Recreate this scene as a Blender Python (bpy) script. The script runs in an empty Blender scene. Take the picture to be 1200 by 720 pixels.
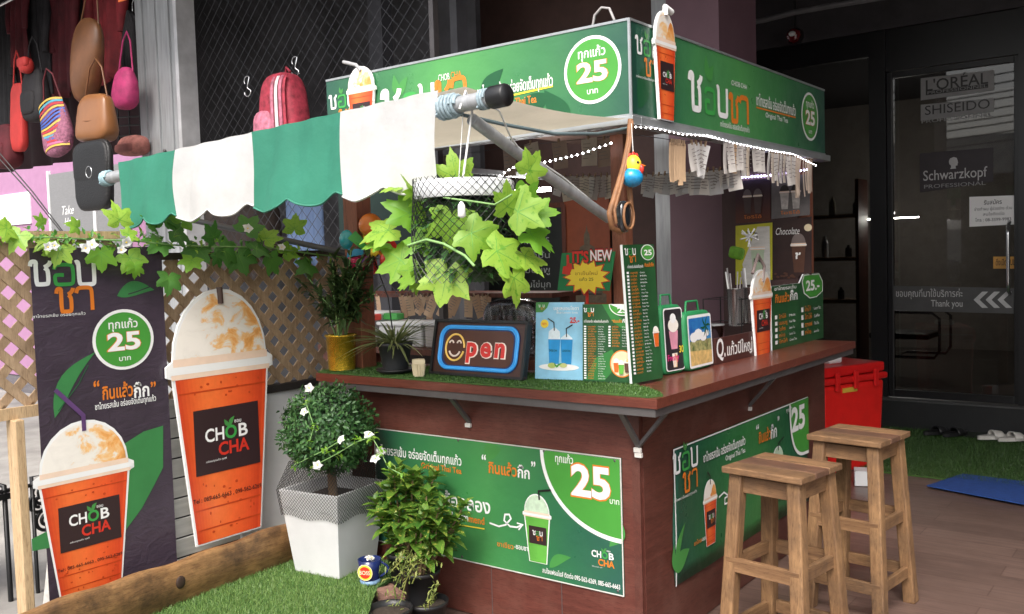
import bpy, math, random
from mathutils import Vector, Matrix
random.seed(7)
S = bpy.context.scene; COL = S.collection
R = math.radians
# ------------------------------------------------------------------ camera
FPX = 1088.6                                   # focal length in pixels of the 1200 px wide photograph
yaw, pitch, roll = R(37.295), R(3.105), R(-1.7325)
CAM = Vector((1.670, -2.928, 1.5))
FWD = Vector((-math.sin(yaw)*math.cos(pitch), math.cos(yaw)*math.cos(pitch), -math.sin(pitch)))
r0 = Vector((math.cos(yaw), math.sin(yaw), 0)); u0 = r0.cross(FWD)
RT = r0*math.cos(roll) + u0*math.sin(roll); UP = RT.cross(FWD)
cd = bpy.data.cameras.new('camera'); cam = bpy.data.objects.new('camera', cd); COL.objects.link(cam)
cd.sensor_width = 36; cd.lens = 36*FPX/1200; cd.clip_start = 0.02; cd.clip_end = 500
cam.matrix_world = Matrix((( RT.x, UP.x, -FWD.x, CAM.x), (RT.y, UP.y, -FWD.y, CAM.y), (RT.z, UP.z, -FWD.z, CAM.z), (0,0,0,1)))
S.camera = cam
# ------------------------------------------------------------------ light
SUN = Vector((0.30, -0.80, 1.0)).normalized()
wd = bpy.data.worlds.new('World'); S.world = wd; wd.use_nodes = True
nt = wd.node_tree; bg = nt.nodes['Background']
sky = nt.nodes.new('ShaderNodeTexSky'); sky.sky_type = 'NISHITA'; sky.sun_disc = False
sky.sun_elevation = math.asin(SUN.z); sky.sun_rotation = math.atan2(SUN.x, SUN.y); sky.dust_density = 5; sky.ozone_density = .5
hsv = nt.nodes.new('ShaderNodeHueSaturation'); hsv.inputs['Saturation'].default_value = .45   # milky, overcast air
nt.links.new(sky.outputs[0], hsv.inputs['Color']); nt.links.new(hsv.outputs[0], bg.inputs['Color'])
bg.inputs['Strength'].default_value = .15
sl = bpy.data.lights.new('sun', 'SUN'); sl.energy = 1.15; sl.angle = R(25); sl.color = (1, .95, .88)
so = bpy.data.objects.new('sun', sl); COL.objects.link(so); so.rotation_euler = (-SUN).to_track_quat('-Z', 'Y').to_euler()
S.view_settings.view_transform = 'Standard'; S.view_settings.look = 'None'; S.view_settings.exposure = 1.2; S.view_settings.gamma = 1
S.cycles.max_bounces = 10; S.cycles.transparent_max_bounces = 16

def at(px, py, ax, v):
    """point of the plane ax = v seen at photograph pixel px, py"""
    d = FWD + RT*((px-600)/FPX) - UP*((py-360)/FPX); i = 'xyz'.index(ax)
    return CAM + d*((v-CAM[i])/d[i])
def at_plane(px, py, P0, n):
    d = FWD + RT*((px-600)/FPX) - UP*((py-360)/FPX)
    return CAM + d*((P0-CAM).dot(n)/d.dot(n))
def dep(P): return (Vector(P)-CAM).dot(FWD)
def ppm(P): return FPX/dep(P)                  # pixels per metre there

# ------------------------------------------------------------------ materials
def nodes(name):
    m = bpy.data.materials.new(name); m.use_nodes = True
    return m, m.node_tree, m.node_tree.nodes['Principled BSDF']
def coords(t, stretch, kind='Object'):
    tc = t.nodes.new('ShaderNodeTexCoord'); mp = t.nodes.new('ShaderNodeMapping')
    mp.inputs['Scale'].default_value = stretch; t.links.new(tc.outputs[kind], mp.inputs['Vector']); return mp.outputs[0]
def ramp(t, fac, stops):
    r = t.nodes.new('ShaderNodeValToRGB'); e = r.color_ramp.elements
    while len(e) < len(stops): e.new(.5)
    for k, (p, c) in enumerate(stops): e[k].position = p; e[k].color = (*c, 1)
    t.links.new(fac, r.inputs[0]); return r.outputs[0]
def noise(t, vec, scale, detail=5, rough=.6, dist=0):
    n = t.nodes.new('ShaderNodeTexNoise'); n.inputs['Scale'].default_value = scale; n.inputs['Detail'].default_value = detail
    n.inputs['Roughness'].default_value = rough; n.inputs['Distortion'].default_value = dist
    t.links.new(vec, n.inputs['Vector']); return n.outputs['Fac']
def bump(t, b, h, strength, dist=.01):
    n = t.nodes.new('ShaderNodeBump'); n.inputs['Strength'].default_value = strength; n.inputs['Distance'].default_value = dist
    t.links.new(h, n.inputs['Height']); t.links.new(n.outputs[0], b.inputs['Normal'])
def mul(c, k): return tuple(min(1, x*k) for x in c)
def M(name, c, rough=.5, metal=0, var=.15, scale=9, stretch=(1,1,1), c2=None, bmp=0, bscale=120, emit=0, spec=.5, coat=0):
    m, t, b = nodes(name); v = coords(t, stretch); f = noise(t, v, scale)
    t.links.new(ramp(t, f, [(.3, mul(c, 1-var)), (.7, c2 or mul(c, 1+var))]), b.inputs['Base Color'])
    b.inputs['Roughness'].default_value = rough; b.inputs['Metallic'].default_value = metal
    b.inputs['Specular IOR Level'].default_value = spec; b.inputs['Coat Weight'].default_value = coat
    if bmp: bump(t, b, noise(t, v, bscale, 4), bmp)
    if emit:
        b.inputs['Emission Color'].default_value = (*c, 1); b.inputs['Emission Strength'].default_value = emit
    return m
def wood(name, c1, c2, along, fine=60, rough=.5, bmp=.25, dirt=None, coat=0):
    st = {'x': (1.2, 14, 14), 'y': (14, 1.2, 14), 'z': (14, 14, 1.2)}[along]
    m, t, b = nodes(name); v = coords(t, st)
    f = noise(t, v, 2.2, 8, .65, 1.2); g = noise(t, v, fine/6, 4)
    col = ramp(t, f, [(.32, c1), (.5, mul([(x+y)/2 for x, y in zip(c1, c2)], 1)), (.68, c2)])
    if dirt:
        d = noise(t, coords(t, (1,1,1)), 3.2, 6, .7)
        mx = t.nodes.new('ShaderNodeMix'); mx.data_type = 'RGBA'
        fr = t.nodes.new('ShaderNodeMapRange'); fr.inputs[1].default_value = .44; fr.inputs[2].default_value = .70
        t.links.new(d, fr.inputs[0]); t.links.new(fr.outputs[0], mx.inputs[0]); t.links.new(col, mx.inputs[6]); mx.inputs[7].default_value = (*dirt, 1)
        col = mx.outputs[2]
    mg = t.nodes.new('ShaderNodeMix'); mg.data_type = 'RGBA'; mg.blend_type = 'MULTIPLY'; mg.inputs[0].default_value = 1   # fine dark pores along the grain
    t.links.new(col, mg.inputs[6]); t.links.new(ramp(t, noise(t, v, fine/3, 6, .7), [(.36, (.62,.58,.55)), (.48, (1,1,1)), (.7, (1.08,1.07,1.05))]), mg.inputs[7]); col = mg.outputs[2]
    t.links.new(col, b.inputs['Base Color']); b.inputs['Roughness'].default_value = rough; b.inputs['Coat Weight'].default_value = coat
    bump(t, b, g, bmp, .003); return m
def leafm(name, c1, c2, tr=.35, c3=None, rough=.45):
    m, t, b = nodes(name)
    gi = t.nodes.new('ShaderNodeNewGeometry')
    col = ramp(t, gi.outputs['Random Per Island'], [(0, c1), (1, c2)])
    if c3:
        f = noise(t, coords(t, (1,1,1)), 70, 3, .7)
        mx = t.nodes.new('ShaderNodeMix'); mx.data_type = 'RGBA'
        fr = t.nodes.new('ShaderNodeMapRange'); fr.inputs[1].default_value = .57; fr.inputs[2].default_value = .64
        t.links.new(f, fr.inputs[0]); t.links.new(fr.outputs[0], mx.inputs[0]); t.links.new(col, mx.inputs[6]); mx.inputs[7].default_value = (*c3, 1)
        col = mx.outputs[2]
    t.links.new(col, b.inputs['Base Color']); b.inputs['Roughness'].default_value = rough
    tl = t.nodes.new('ShaderNodeBsdfTranslucent'); t.links.new(col, tl.inputs[0])
    ms = t.nodes.new('ShaderNodeMixShader'); ms.inputs[0].default_value = tr
    t.links.new(b.outputs[0], ms.inputs[1]); t.links.new(tl.outputs[0], ms.inputs[2])
    t.links.new(ms.outputs[0], t.nodes['Material Output'].inputs['Surface']); return m
def cloth(name, c, tr=.4, var=.10):
    m, t, b = nodes(name); v = coords(t, (1,1,1))
    col = ramp(t, noise(t, v, 4, 4), [(.3, mul(c, 1-var)), (.7, mul(c, 1+var))])
    t.links.new(col, b.inputs['Base Color']); b.inputs['Roughness'].default_value = .7
    bump(t, b, noise(t, v, 9, 4), .3, .02)
    tl = t.nodes.new('ShaderNodeBsdfTranslucent'); t.links.new(col, tl.inputs[0])
    ms = t.nodes.new('ShaderNodeMixShader'); ms.inputs[0].default_value = tr
    t.links.new(b.outputs[0], ms.inputs[1]); t.links.new(tl.outputs[0], ms.inputs[2])
    t.links.new(ms.outputs[0], t.nodes['Material Output'].inputs['Surface']); return m
def glassm(name, tint, refl=1.0, rough=.02):
    m = bpy.data.materials.new(name); m.use_nodes = True; t = m.node_tree; t.nodes.remove(t.nodes['Principled BSDF'])
    tr = t.nodes.new('ShaderNodeBsdfTransparent'); tr.inputs[0].default_value = (*tint, 1)
    gl = t.nodes.new('ShaderNodeBsdfGlossy'); gl.inputs['Roughness'].default_value = rough
    fr = t.nodes.new('ShaderNodeFresnel'); fr.inputs[0].default_value = 1.5
    mt = t.nodes.new('ShaderNodeMath'); mt.operation = 'MULTIPLY'; mt.inputs[1].default_value = refl; t.links.new(fr.outputs[0], mt.inputs[0])
    ms = t.nodes.new('ShaderNodeMixShader'); t.links.new(mt.outputs[0], ms.inputs[0]); t.links.new(tr.outputs[0], ms.inputs[1]); t.links.new(gl.outputs[0], ms.inputs[2])
    t.links.new(ms.outputs[0], t.nodes['Material Output'].inputs['Surface']); return m
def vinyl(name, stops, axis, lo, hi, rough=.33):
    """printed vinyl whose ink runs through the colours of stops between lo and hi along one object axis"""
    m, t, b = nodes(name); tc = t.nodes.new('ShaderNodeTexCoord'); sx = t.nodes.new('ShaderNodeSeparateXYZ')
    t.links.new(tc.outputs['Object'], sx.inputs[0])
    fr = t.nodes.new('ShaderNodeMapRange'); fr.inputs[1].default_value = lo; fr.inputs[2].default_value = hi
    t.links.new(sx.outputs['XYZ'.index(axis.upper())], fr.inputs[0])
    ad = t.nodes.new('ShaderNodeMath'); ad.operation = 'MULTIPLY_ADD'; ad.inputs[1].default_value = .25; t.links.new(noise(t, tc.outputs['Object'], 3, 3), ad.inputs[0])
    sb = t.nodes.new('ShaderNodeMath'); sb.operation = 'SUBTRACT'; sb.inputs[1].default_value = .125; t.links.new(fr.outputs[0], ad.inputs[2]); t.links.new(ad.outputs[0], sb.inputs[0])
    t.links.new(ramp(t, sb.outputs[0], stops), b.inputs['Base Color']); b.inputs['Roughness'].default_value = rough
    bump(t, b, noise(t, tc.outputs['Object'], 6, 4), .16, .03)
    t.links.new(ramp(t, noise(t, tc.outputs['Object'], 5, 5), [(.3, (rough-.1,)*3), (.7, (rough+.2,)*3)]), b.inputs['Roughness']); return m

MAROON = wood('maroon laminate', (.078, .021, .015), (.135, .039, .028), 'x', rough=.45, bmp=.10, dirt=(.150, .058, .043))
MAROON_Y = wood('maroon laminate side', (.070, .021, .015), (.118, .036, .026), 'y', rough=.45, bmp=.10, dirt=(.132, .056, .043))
REDTOP = wood('red brown counter', (.098, .025, .016), (.165, .047, .031), 'x', rough=.33, bmp=.08, coat=.12)
POST = wood('dark post', (.10, .030, .018), (.17, .052, .030), 'z', rough=.5)
ORANGEWOOD = M('orange brown board', (.25, .058, .020), .55)
STOOLW = wood('stool timber', (.14, .070, .030), (.30, .172, .080), 'z', rough=.66, dirt=(.080, .046, .026))
STOOLX = wood('stool timber lying x', (.135, .068, .030), (.285, .160, .076), 'x', rough=.66, dirt=(.072, .042, .025))
STOOLY = wood('stool timber lying y', (.14, .070, .030), (.275, .155, .073), 'y', rough=.66, dirt=(.078, .045, .026))
PINE = wood('pale pine', (.42, .28, .15), (.58, .42, .25), 'z', rough=.65)
LATT = wood('lattice timber', (.36, .24, .14), (.54, .39, .25), 'z', rough=.75, dirt=(.22, .145, .085))
LOGW = wood('log wood', (.20, .10, .038), (.38, .21, .085), 'y', rough=.55, dirt=(.045, .024, .013), bmp=.5)
WHITEP = M('white paint', (.72, .73, .74), .5, var=.05)
PLANTERW = M('chalky white planter', (.56,.565,.57), .6, var=.07, scale=5, bmp=.08)
POSTR = wood('red brown post', (.20, .068, .038), (.30, .11, .062), 'z', rough=.5)
WHITEB = M('weathered white board', (.62, .60, .56), .6, var=.14, scale=14, stretch=(1,.3,3))
GREYSTEEL = M('galvanised steel', (.36, .37, .38), .45, .25, var=.22, scale=6, stretch=(6,6,.5), bmp=.1)
ALU = M('aluminium', (.42, .44, .45), .35, .6)
DARKALU = M('dark angle iron', (.12, .11, .11), .45, .4)
BLACKM = M('black metal', (.012, .012, .013), .4, .2)
BLACK = M('black plastic', (.014, .014, .015), .4)
INK = M('black ink', (.012, .010, .012), .4, var=.02)
INKBROWN = M('brown black ink', (.035, .018, .020), .4, var=.02)
WHITE = M('white ink', (.84, .84, .83), .4, var=.02)
CREAM = M('cream', (.70, .60, .40), .5, var=.06)
GREEN = M('bright green ink', (.065, .30, .045), .35, var=.05)
GREEN2 = M('leaf green ink', (.06, .26, .06), .35, var=.08)
DGREEN = M('dark green ink', (.010, .085, .030), .35, var=.1)
LOGOG = M('logo green ink', (.05, .34, .07), .35, var=.03)
ORANGE = M('orange ink', (.72, .20, .022), .4, var=.03)
REDINK = M('red ink', (.60, .035, .02), .4, var=.03)
YELLOW = M('yellow ink', (.88, .66, .05), .4, var=.05)
TEA = M('thai tea print', (.74, .135, .020), .33, var=.20, scale=11, c2=(.80, .17, .03))
TEAD = M('dark tea print', (.50, .055, .012), .33, var=.15, scale=30)
def froth_m(name, cream, tea, axis=None, mid=0, w=1):
    m, t, b = nodes(name); v = coords(t, (1,1,1.3)); f = noise(t, v, 9, 6, .65, .7)
    if axis:                                     # the tea swirls up on the right of the printed dome
        tc = t.nodes.new('ShaderNodeTexCoord'); sx = t.nodes.new('ShaderNodeSeparateXYZ'); t.links.new(tc.outputs['Object'], sx.inputs[0])
        mr = t.nodes.new('ShaderNodeMapRange'); mr.inputs[1].default_value = mid-w*.45; mr.inputs[2].default_value = mid+w*.45; mr.inputs[3].default_value = -.13; mr.inputs[4].default_value = .17
        t.links.new(sx.outputs['XYZ'.index(axis)], mr.inputs[0]); ad = t.nodes.new('ShaderNodeMath'); t.links.new(f, ad.inputs[0]); t.links.new(mr.outputs[0], ad.inputs[1]); f = ad.outputs[0]
    t.links.new(ramp(t, f, [(.38, cream), (.52, mul(cream, .94)), (.58, (.86,.55,.26)), (.66, tea), (.80, mul(tea, .72))]), b.inputs['Base Color'])
    b.inputs['Roughness'].default_value = .3; return m
FROTH = froth_m('milk froth print', (.87, .82, .75), (.82, .42, .14))
def swirl_m():
    m, t, b = nodes('tea swirl print'); v = coords(t, (1,1,1))
    t.links.new(ramp(t, noise(t, v, 16, 5, .65, .8), [(.30, (.80,.62,.42)), (.45, (.76,.36,.10)), (.6, (.70,.24,.05)), (.75, (.55,.14,.03))]), b.inputs['Base Color'])
    b.inputs['Roughness'].default_value = .3; return m
SWIRL = swirl_m()
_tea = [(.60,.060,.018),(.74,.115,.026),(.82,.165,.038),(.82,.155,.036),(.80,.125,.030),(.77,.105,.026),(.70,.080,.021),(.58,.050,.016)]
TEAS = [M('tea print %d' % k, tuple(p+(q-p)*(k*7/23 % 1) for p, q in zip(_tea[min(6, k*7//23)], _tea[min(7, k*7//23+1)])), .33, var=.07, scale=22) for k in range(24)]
DOMEW = M('cup rim print', (.84, .64, .50), .3, var=.08)  # tan rim bands of the printed cup lid
MATCHA = M('green tea print', (.12, .40, .06), .35, var=.15)
CHOCO = M('chocolate print', (.10, .045, .03), .35, var=.2)
PURPLE = M('banner purple', (.052, .038, .055), .27, var=.25, scale=3)
ROPE = M('blue grey rope', (.28, .36, .40), .8, var=.3, scale=60)
WROPE = M('white string', (.72, .72, .70), .8)
CANE = M('cane', (.25, .115, .05), .6, var=.3, scale=40)
PAPER = M('paper slip', (.62, .58, .54), .8, var=.1)
TANPAPER = M('tan paper slip', (.50, .34, .21), .8, var=.15)
LED = M('led glow', (1, .97, 1), emit=14)
TUBE = M('tube lamp glow', (1, .96, .92), emit=32)
LEDV = M('violet led glow', (.62, .58, 1), emit=10)
TURF_B = M('turf backing', (.045, .105, .020), .9, var=.3, scale=50)
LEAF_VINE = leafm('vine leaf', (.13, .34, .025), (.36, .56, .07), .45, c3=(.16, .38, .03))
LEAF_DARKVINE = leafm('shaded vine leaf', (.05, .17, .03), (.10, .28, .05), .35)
LEAF_BOX = leafm('box leaf', (.018, .070, .020), (.075, .18, .050), .2)
VEIN = M('leaf vein green', (.10, .29, .03), .5)
LEAF_CROTON = leafm('speckled leaf', (.045, .145, .020), (.15, .28, .035), .3, c3=(.50, .48, .09))
LEAF_SPIDER = leafm('spider plant leaf', (.10, .15, .05), (.30, .33, .14), .3)
LEAF_DK = leafm('dark fern leaf', (.03, .07, .022), (.07, .125, .035), .3)
LEAF_OLIVE = leafm('trailing leaf', (.16, .22, .05), (.32, .34, .10), .3)
STEM = M('stem', (.20, .13, .07), .8)
GSTEM = M('green stem', (.20, .36, .12), .6)
PETAL = cloth('petal', (.80, .80, .78), .3)
SOIL = M('soil', (.04, .028, .02), .95, bmp=.5)
STEEL = M('stainless steel', (.55, .55, .55), .22, .9)
CLEAR = glassm('clear plastic', (.88, .9, .92), 1.6, .06)

# ------------------------------------------------------------------ mesh helpers
Z = Vector((0,0,1))
def V(*a): return Vector(a)
def frame(d, up=Z):
    """orthonormal x, y, z with z along d"""
    z = Vector(d).normalized(); x = up.cross(z)
    if x.length < 1e-4: x = V(1,0,0).cross(z) if abs(z.x) < .9 else V(0,1,0).cross(z)
    x.normalize(); return x, z.cross(x), z
class MB:
    def __init__(s): s.v = []; s.f = []; s.m = []; s.s = []; s.mats = []
    def mi(s, m):
        if m not in s.mats: s.mats.append(m)
        return s.mats.index(m)
    def add(s, vs, fs, m, smooth=False):
        o = len(s.v); s.v += [Vector(p) for p in vs]; k = s.mi(m)
        for f in fs: s.f.append([i+o for i in f]); s.m.append(k); s.s.append(smooth)
    def box(s, c, d, m, rot=None):
        c = Vector(c); h = [x/2 for x in d]
        vs = [V(x*h[0], y*h[1], z*h[2]) for z in (-1,1) for y in (-1,1) for x in (-1,1)]
        if rot is not None: vs = [rot @ p for p in vs]
        s.add([p+c for p in vs], [(0,2,3,1),(4,5,7,6),(0,1,5,4),(2,6,7,3),(0,4,6,2),(1,3,7,5)], m)
    def span(s, a, b, m): s.box([(p+q)/2 for p, q in zip(a, b)], [abs(q-p) for p, q in zip(a, b)], m)
    def bar(s, a, b, w, h, m, up=Z):
        a = Vector(a); b = Vector(b); x, y, z = frame(b-a, up); vs = []
        for p in (a, b): vs += [p+x*i*w/2+y*j*h/2 for i, j in ((-1,-1),(1,-1),(1,1),(-1,1))]
        s.add(vs, [(3,2,1,0),(4,5,6,7),(0,1,5,4),(1,2,6,5),(2,3,7,6),(3,0,4,7)], m)
    def tube(s, pts, r, m, n=8, caps=True, closed=False):
        pts = [Vector(p) for p in pts]; N = len(pts); vs = []; fs = []
        x = None
        for i, p in enumerate(pts):
            a = pts[i-1] if (i or closed) else p; b = pts[(i+1) % N] if (i < N-1 or closed) else p
            z = (b-a).normalized()
            if x is None: x, y, _ = frame(z)
            else:
                x = (x - z*x.dot(z)).normalized(); y = z.cross(x)
            rr = r[i] if isinstance(r, (list, tuple)) else r
            vs += [p + (x*math.cos(2*math.pi*k/n) + y*math.sin(2*math.pi*k/n))*rr for k in range(n)]
        for i in range(N if closed else N-1):
            j = (i+1) % N
            fs += [(i*n+k, i*n+(k+1)%n, j*n+(k+1)%n, j*n+k) for k in range(n)]
        s.add(vs, fs, m, n > 4)
        if caps and not closed: s.add(vs[:n], [list(range(n))[::-1]], m); s.add(vs[-n:], [list(range(n))], m)
    def lathe(s, c, prof, m, n=24, axis=Z, smooth=True, caps=True):
        c = Vector(c); x, y, z = frame(axis); vs = []; fs = []
        for r, h in prof: vs += [c + z*h + (x*math.cos(2*math.pi*k/n) + y*math.sin(2*math.pi*k/n))*r for k in range(n)]
        for i in range(len(prof)-1): fs += [(i*n+k, i*n+(k+1)%n, (i+1)*n+(k+1)%n, (i+1)*n+k) for k in range(n)]
        s.add(vs, fs, m, smooth)
        if caps:
            if prof[0][0] > 1e-5: s.add(vs[:n], [list(range(n))[::-1]], m)
            if prof[-1][0] > 1e-5: s.add(vs[-n:], [list(range(n))], m)
    def ball(s, c, r, m, n=16, sq=(1,1,1), rot=None):
        c = Vector(c); vs = []; fs = []; k = n//2
        for i in range(k+1):
            for j in range(n):
                t = math.pi*i/k; p = 2*math.pi*j/n
                q = V(math.sin(t)*math.cos(p)*r*sq[0], math.sin(t)*math.sin(p)*r*sq[1], -math.cos(t)*r*sq[2])
                vs.append(c + (rot @ q if rot is not None else q))
        for i in range(k): fs += [(i*n+j, i*n+(j+1)%n, (i+1)*n+(j+1)%n, (i+1)*n+j) for j in range(n)]
        s.add(vs, fs, m, True)
    def prism(s, P, u, v, n, pts, t, m, mside=None):
        """outline pts (in u, v) extruded t along n from P"""
        P = Vector(P); k = len(pts); a = [P+u*x+v*y for x, y in pts]; b = [p+n*t for p in a]
        s.add(b, [list(range(k))], m); s.add(a, [list(range(k))[::-1]], mside or m)
        s.add(a+b, [(i, (i+1)%k, k+(i+1)%k, k+i) for i in range(k)], mside or m)
    def grid(s, fn, nu, nv, m, smooth=True):
        vs = [fn(i/nu, j/nv) for j in range(nv+1) for i in range(nu+1)]
        s.add(vs, [(j*(nu+1)+i, j*(nu+1)+i+1, (j+1)*(nu+1)+i+1, (j+1)*(nu+1)+i) for j in range(nv) for i in range(nu)], m, smooth)
    def build(s, name, parent=None, base=None, bevel=0, solid=0):
        me = bpy.data.meshes.new(name); b = Vector(base) if base is not None else None
        if parent is not None and base is None:
            q = parent; b = V(0,0,0)
            while q is not None: b = b + q.location; q = q.parent
        vs = [tuple(p-b) for p in s.v] if b is not None else [tuple(p) for p in s.v]
        me.from_pydata(vs, [], s.f)
        for m in s.mats: me.materials.append(m)
        me.polygons.foreach_set('material_index', s.m); me.polygons.foreach_set('use_smooth', s.s); me.update()
        o = bpy.data.objects.new(name, me); COL.objects.link(o)
        if parent is not None: o.parent = parent
        elif b is not None: o.location = b
        if solid:
            q = o.modifiers.new('thickness', 'SOLIDIFY'); q.thickness = solid; q.offset = 0
        if bevel:
            q = o.modifiers.new('edges', 'BEVEL'); q.width = bevel; q.segments = 2; q.limit_method = 'ANGLE'; q.angle_limit = R(40)
        return o
def tag(o, label, cat, group=None):
    o['label'] = label; o['category'] = cat
    if group: o['group'] = group
    return o
def thing(name, label, cat, loc=(0,0,0), group=None):
    o = bpy.data.objects.new(name, None); COL.objects.link(o); o.location = loc; o.empty_display_size = .1
    return tag(o, label, cat, group)
def one(mb, name, label, cat, base, group=None, **k): return tag(mb.build(name, None, base, **k), label, cat, group)
def struct(mb, name, **k):
    o = mb.build(name, **k); o['kind'] = 'structure'; return o
def copy_tree(o, loc, label=None, parent=None):
    c = o.copy(); COL.objects.link(c)
    if parent is None: c.location = loc
    else: c.parent = parent
    if label: c['label'] = label
    for ch in [x for x in COL.objects if x.parent == o]: copy_tree(ch, None, None, c)
    return c

# ------------------------------------------------------------------ lettering and prints
_tc = {}
def glyphs(s, bold=0, shear=0, spacing=1):
    k = (s, bold, shear, spacing)
    if k not in _tc:
        c = bpy.data.curves.new('t', 'FONT'); c.body = s; c.offset = bold; c.shear = shear; c.resolution_u = 3; c.space_character = spacing
        o = bpy.data.objects.new('t', c); COL.objects.link(o); bpy.context.view_layer.update()
        me = bpy.data.meshes.new_from_object(o.evaluated_get(bpy.context.evaluated_depsgraph_get()))
        vs = [(p.co.x, p.co.y) for p in me.vertices]; fs = []
        for p in me.polygons: fs.append(list(p.vertices) if p.normal.z > 0 else list(p.vertices)[::-1])
        bpy.data.objects.remove(o); bpy.data.meshes.remove(me)
        x0 = min(v[0] for v in vs); x1 = max(v[0] for v in vs)
        _tc[k] = ([(x-x0, y) for x, y in vs], fs, x1-x0)
    return _tc[k]
class Print:
    """flat artwork on a plane: origin O (lower left), right u, up v, normal n towards the viewer"""
    def __init__(s, O, u, n, thing_):
        s.O = Vector(O); s.u = Vector(u).normalized(); s.n = Vector(n).normalized(); s.v = s.n.cross(s.u).normalized()
        s.t = thing_; s.parts = {}; s.cur = None; s.gap = .0007; s.k = 0
    def part(s, name): s.cur = s.parts.setdefault(name, []); s.mb = MB(); s.cur.append(s.mb); return s
    def uv(s, px, py):
        d = at_plane(px, py, s.O, s.n) - s.O; return (d.dot(s.u), d.dot(s.v))
    def P(s, x, y, L): return s.O + s.u*x + s.v*y + s.n*(s.gap*L)
    def poly(s, pts, m, L=1):
        s.k = (s.k+1) % 8; L = L+s.k*.05; s.mb.add([s.P(x, y, L) for x, y in pts], [list(range(len(pts)))], m)
    def rect(s, x0, y0, x1, y1, m, L=1): s.poly([(x0,y0),(x1,y0),(x1,y1),(x0,y1)], m, L)
    def disc(s, x, y, r, m, L=1, ry=None, n=40): s.poly([(x+r*math.cos(2*math.pi*k/n), y+(ry or r)*math.sin(2*math.pi*k/n)) for k in range(n)], m, L)
    def stroke(s, pts, w, m, L=1, rnd=0):
        """one mitred ribbon along pts; rnd cuts the corners into curves"""
        if rnd:
            for _ in range(2):
                q = [pts[0]]
                for p, r in zip(pts, pts[1:]): q += [(p[0]*.75+r[0]*.25, p[1]*.75+r[1]*.25), (p[0]*.25+r[0]*.75, p[1]*.25+r[1]*.75)]
                pts = q + [pts[-1]]
        n = len(pts); A = []; B = []
        for i, p in enumerate(pts):
            d0 = Vector((p[0]-pts[i-1][0], p[1]-pts[i-1][1])).normalized() if i else None
            d1 = Vector((pts[i+1][0]-p[0], pts[i+1][1]-p[1])).normalized() if i < n-1 else None
            d = (d0+d1).normalized() if d0 and d1 and (d0+d1).length > .01 else (d0 or d1); k = min(1.6, 1/max(.4, abs(d.dot(d1 or d0))))
            A.append((p[0]-d.y*w/2*k, p[1]+d.x*w/2*k)); B.append((p[0]+d.y*w/2*k, p[1]-d.x*w/2*k))
        s.k = (s.k+1) % 8; L = L+s.k*.05; s.mb.add([s.P(x, y, L) for x, y in A+B], [(i, n+i, n+i+1, i+1) for i in range(n-1)], m)
    line = stroke
    GL = {'ช': ([[(0,.80),(.04,1),(.26,1),(.24,.80),(.24,.02),(.34,0),(.66,0),(.76,.04),(.76,.56),(.70,.66),(.62,.72)],[(.60,.74),(.74,.80),(.86,.92),(.88,1.02)]], .95),
          'อ': ([[(.04,.78),(.08,1),(.40,1.02),(.74,1),(.80,.8),(.80,.18),(.74,0),(.42,0),(.10,0),(.06,.2),(.06,.46),(.16,.50),(.42,.48)]], .86),
          'บ': ([[(.0,.96),(.10,1),(.14,.9),(.14,.14),(.20,0),(.46,0),(.74,0),(.78,.14),(.78,1.02)]], .86),
          'า': ([[(0,.78),(.06,1),(.32,1.02),(.58,1),(.62,.8),(.62,0)]], .70)}
    def letter(s, ch, x, y, w, h, m, L=2, wt=.17):
        """the shop mark's rounded loopless letters, drawn as ribbons"""
        st, adv = s.GL[ch]
        for k, pts in enumerate(st): s.stroke([(x+a*w/adv, y+b*h) for a, b in pts], wt*min(h, w*1.15), m, L+.2*k, 1)
    def text(s, st, x, y, h, m, L=2, bold=0, w=None, shear=0, al='l', sx=1, spacing=1):
        vs, fs, tw = glyphs(st, bold, shear, spacing); k = h/.72; kx = (w/tw) if w else k*sx
        if h is None: k = kx
        x0 = x - (tw*kx/2 if al == 'c' else tw*kx if al == 'r' else 0)
        s.mb.add([s.P(x0+a*kx, y+b*k, L) for a, b in vs], fs, m); return tw*kx
    def tpx(s, st, a, b, h, m, L=2, bold=.012, **k):
        """text whose baseline runs between photograph pixels a and b, h pixels tall"""
        A = s.uv(*a); B = s.uv(*b); pm = ppm(s.P(A[0], A[1], 0))
        s.text(st, A[0], (A[1]+B[1])/2, h/pm, m, L, bold, w=B[0]-A[0], **k)
    def leaf(s, x, y, l, w, ang, m, L=1, bend=.12):
        c, q = math.cos(ang), math.sin(ang); pts = []
        for k in range(11):
            t = k/10; pts.append((l*t, w*math.sin(math.pi*t**.8) + bend*l*math.sin(math.pi*t)))
        for k in range(9, 0, -1):
            t = k/10; pts.append((l*t, -w*math.sin(math.pi*t**.8) + bend*l*math.sin(math.pi*t)))
        s.poly([(x+a*c-b*q, y+a*q+b*c) for a, b in pts], m, L)
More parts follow.
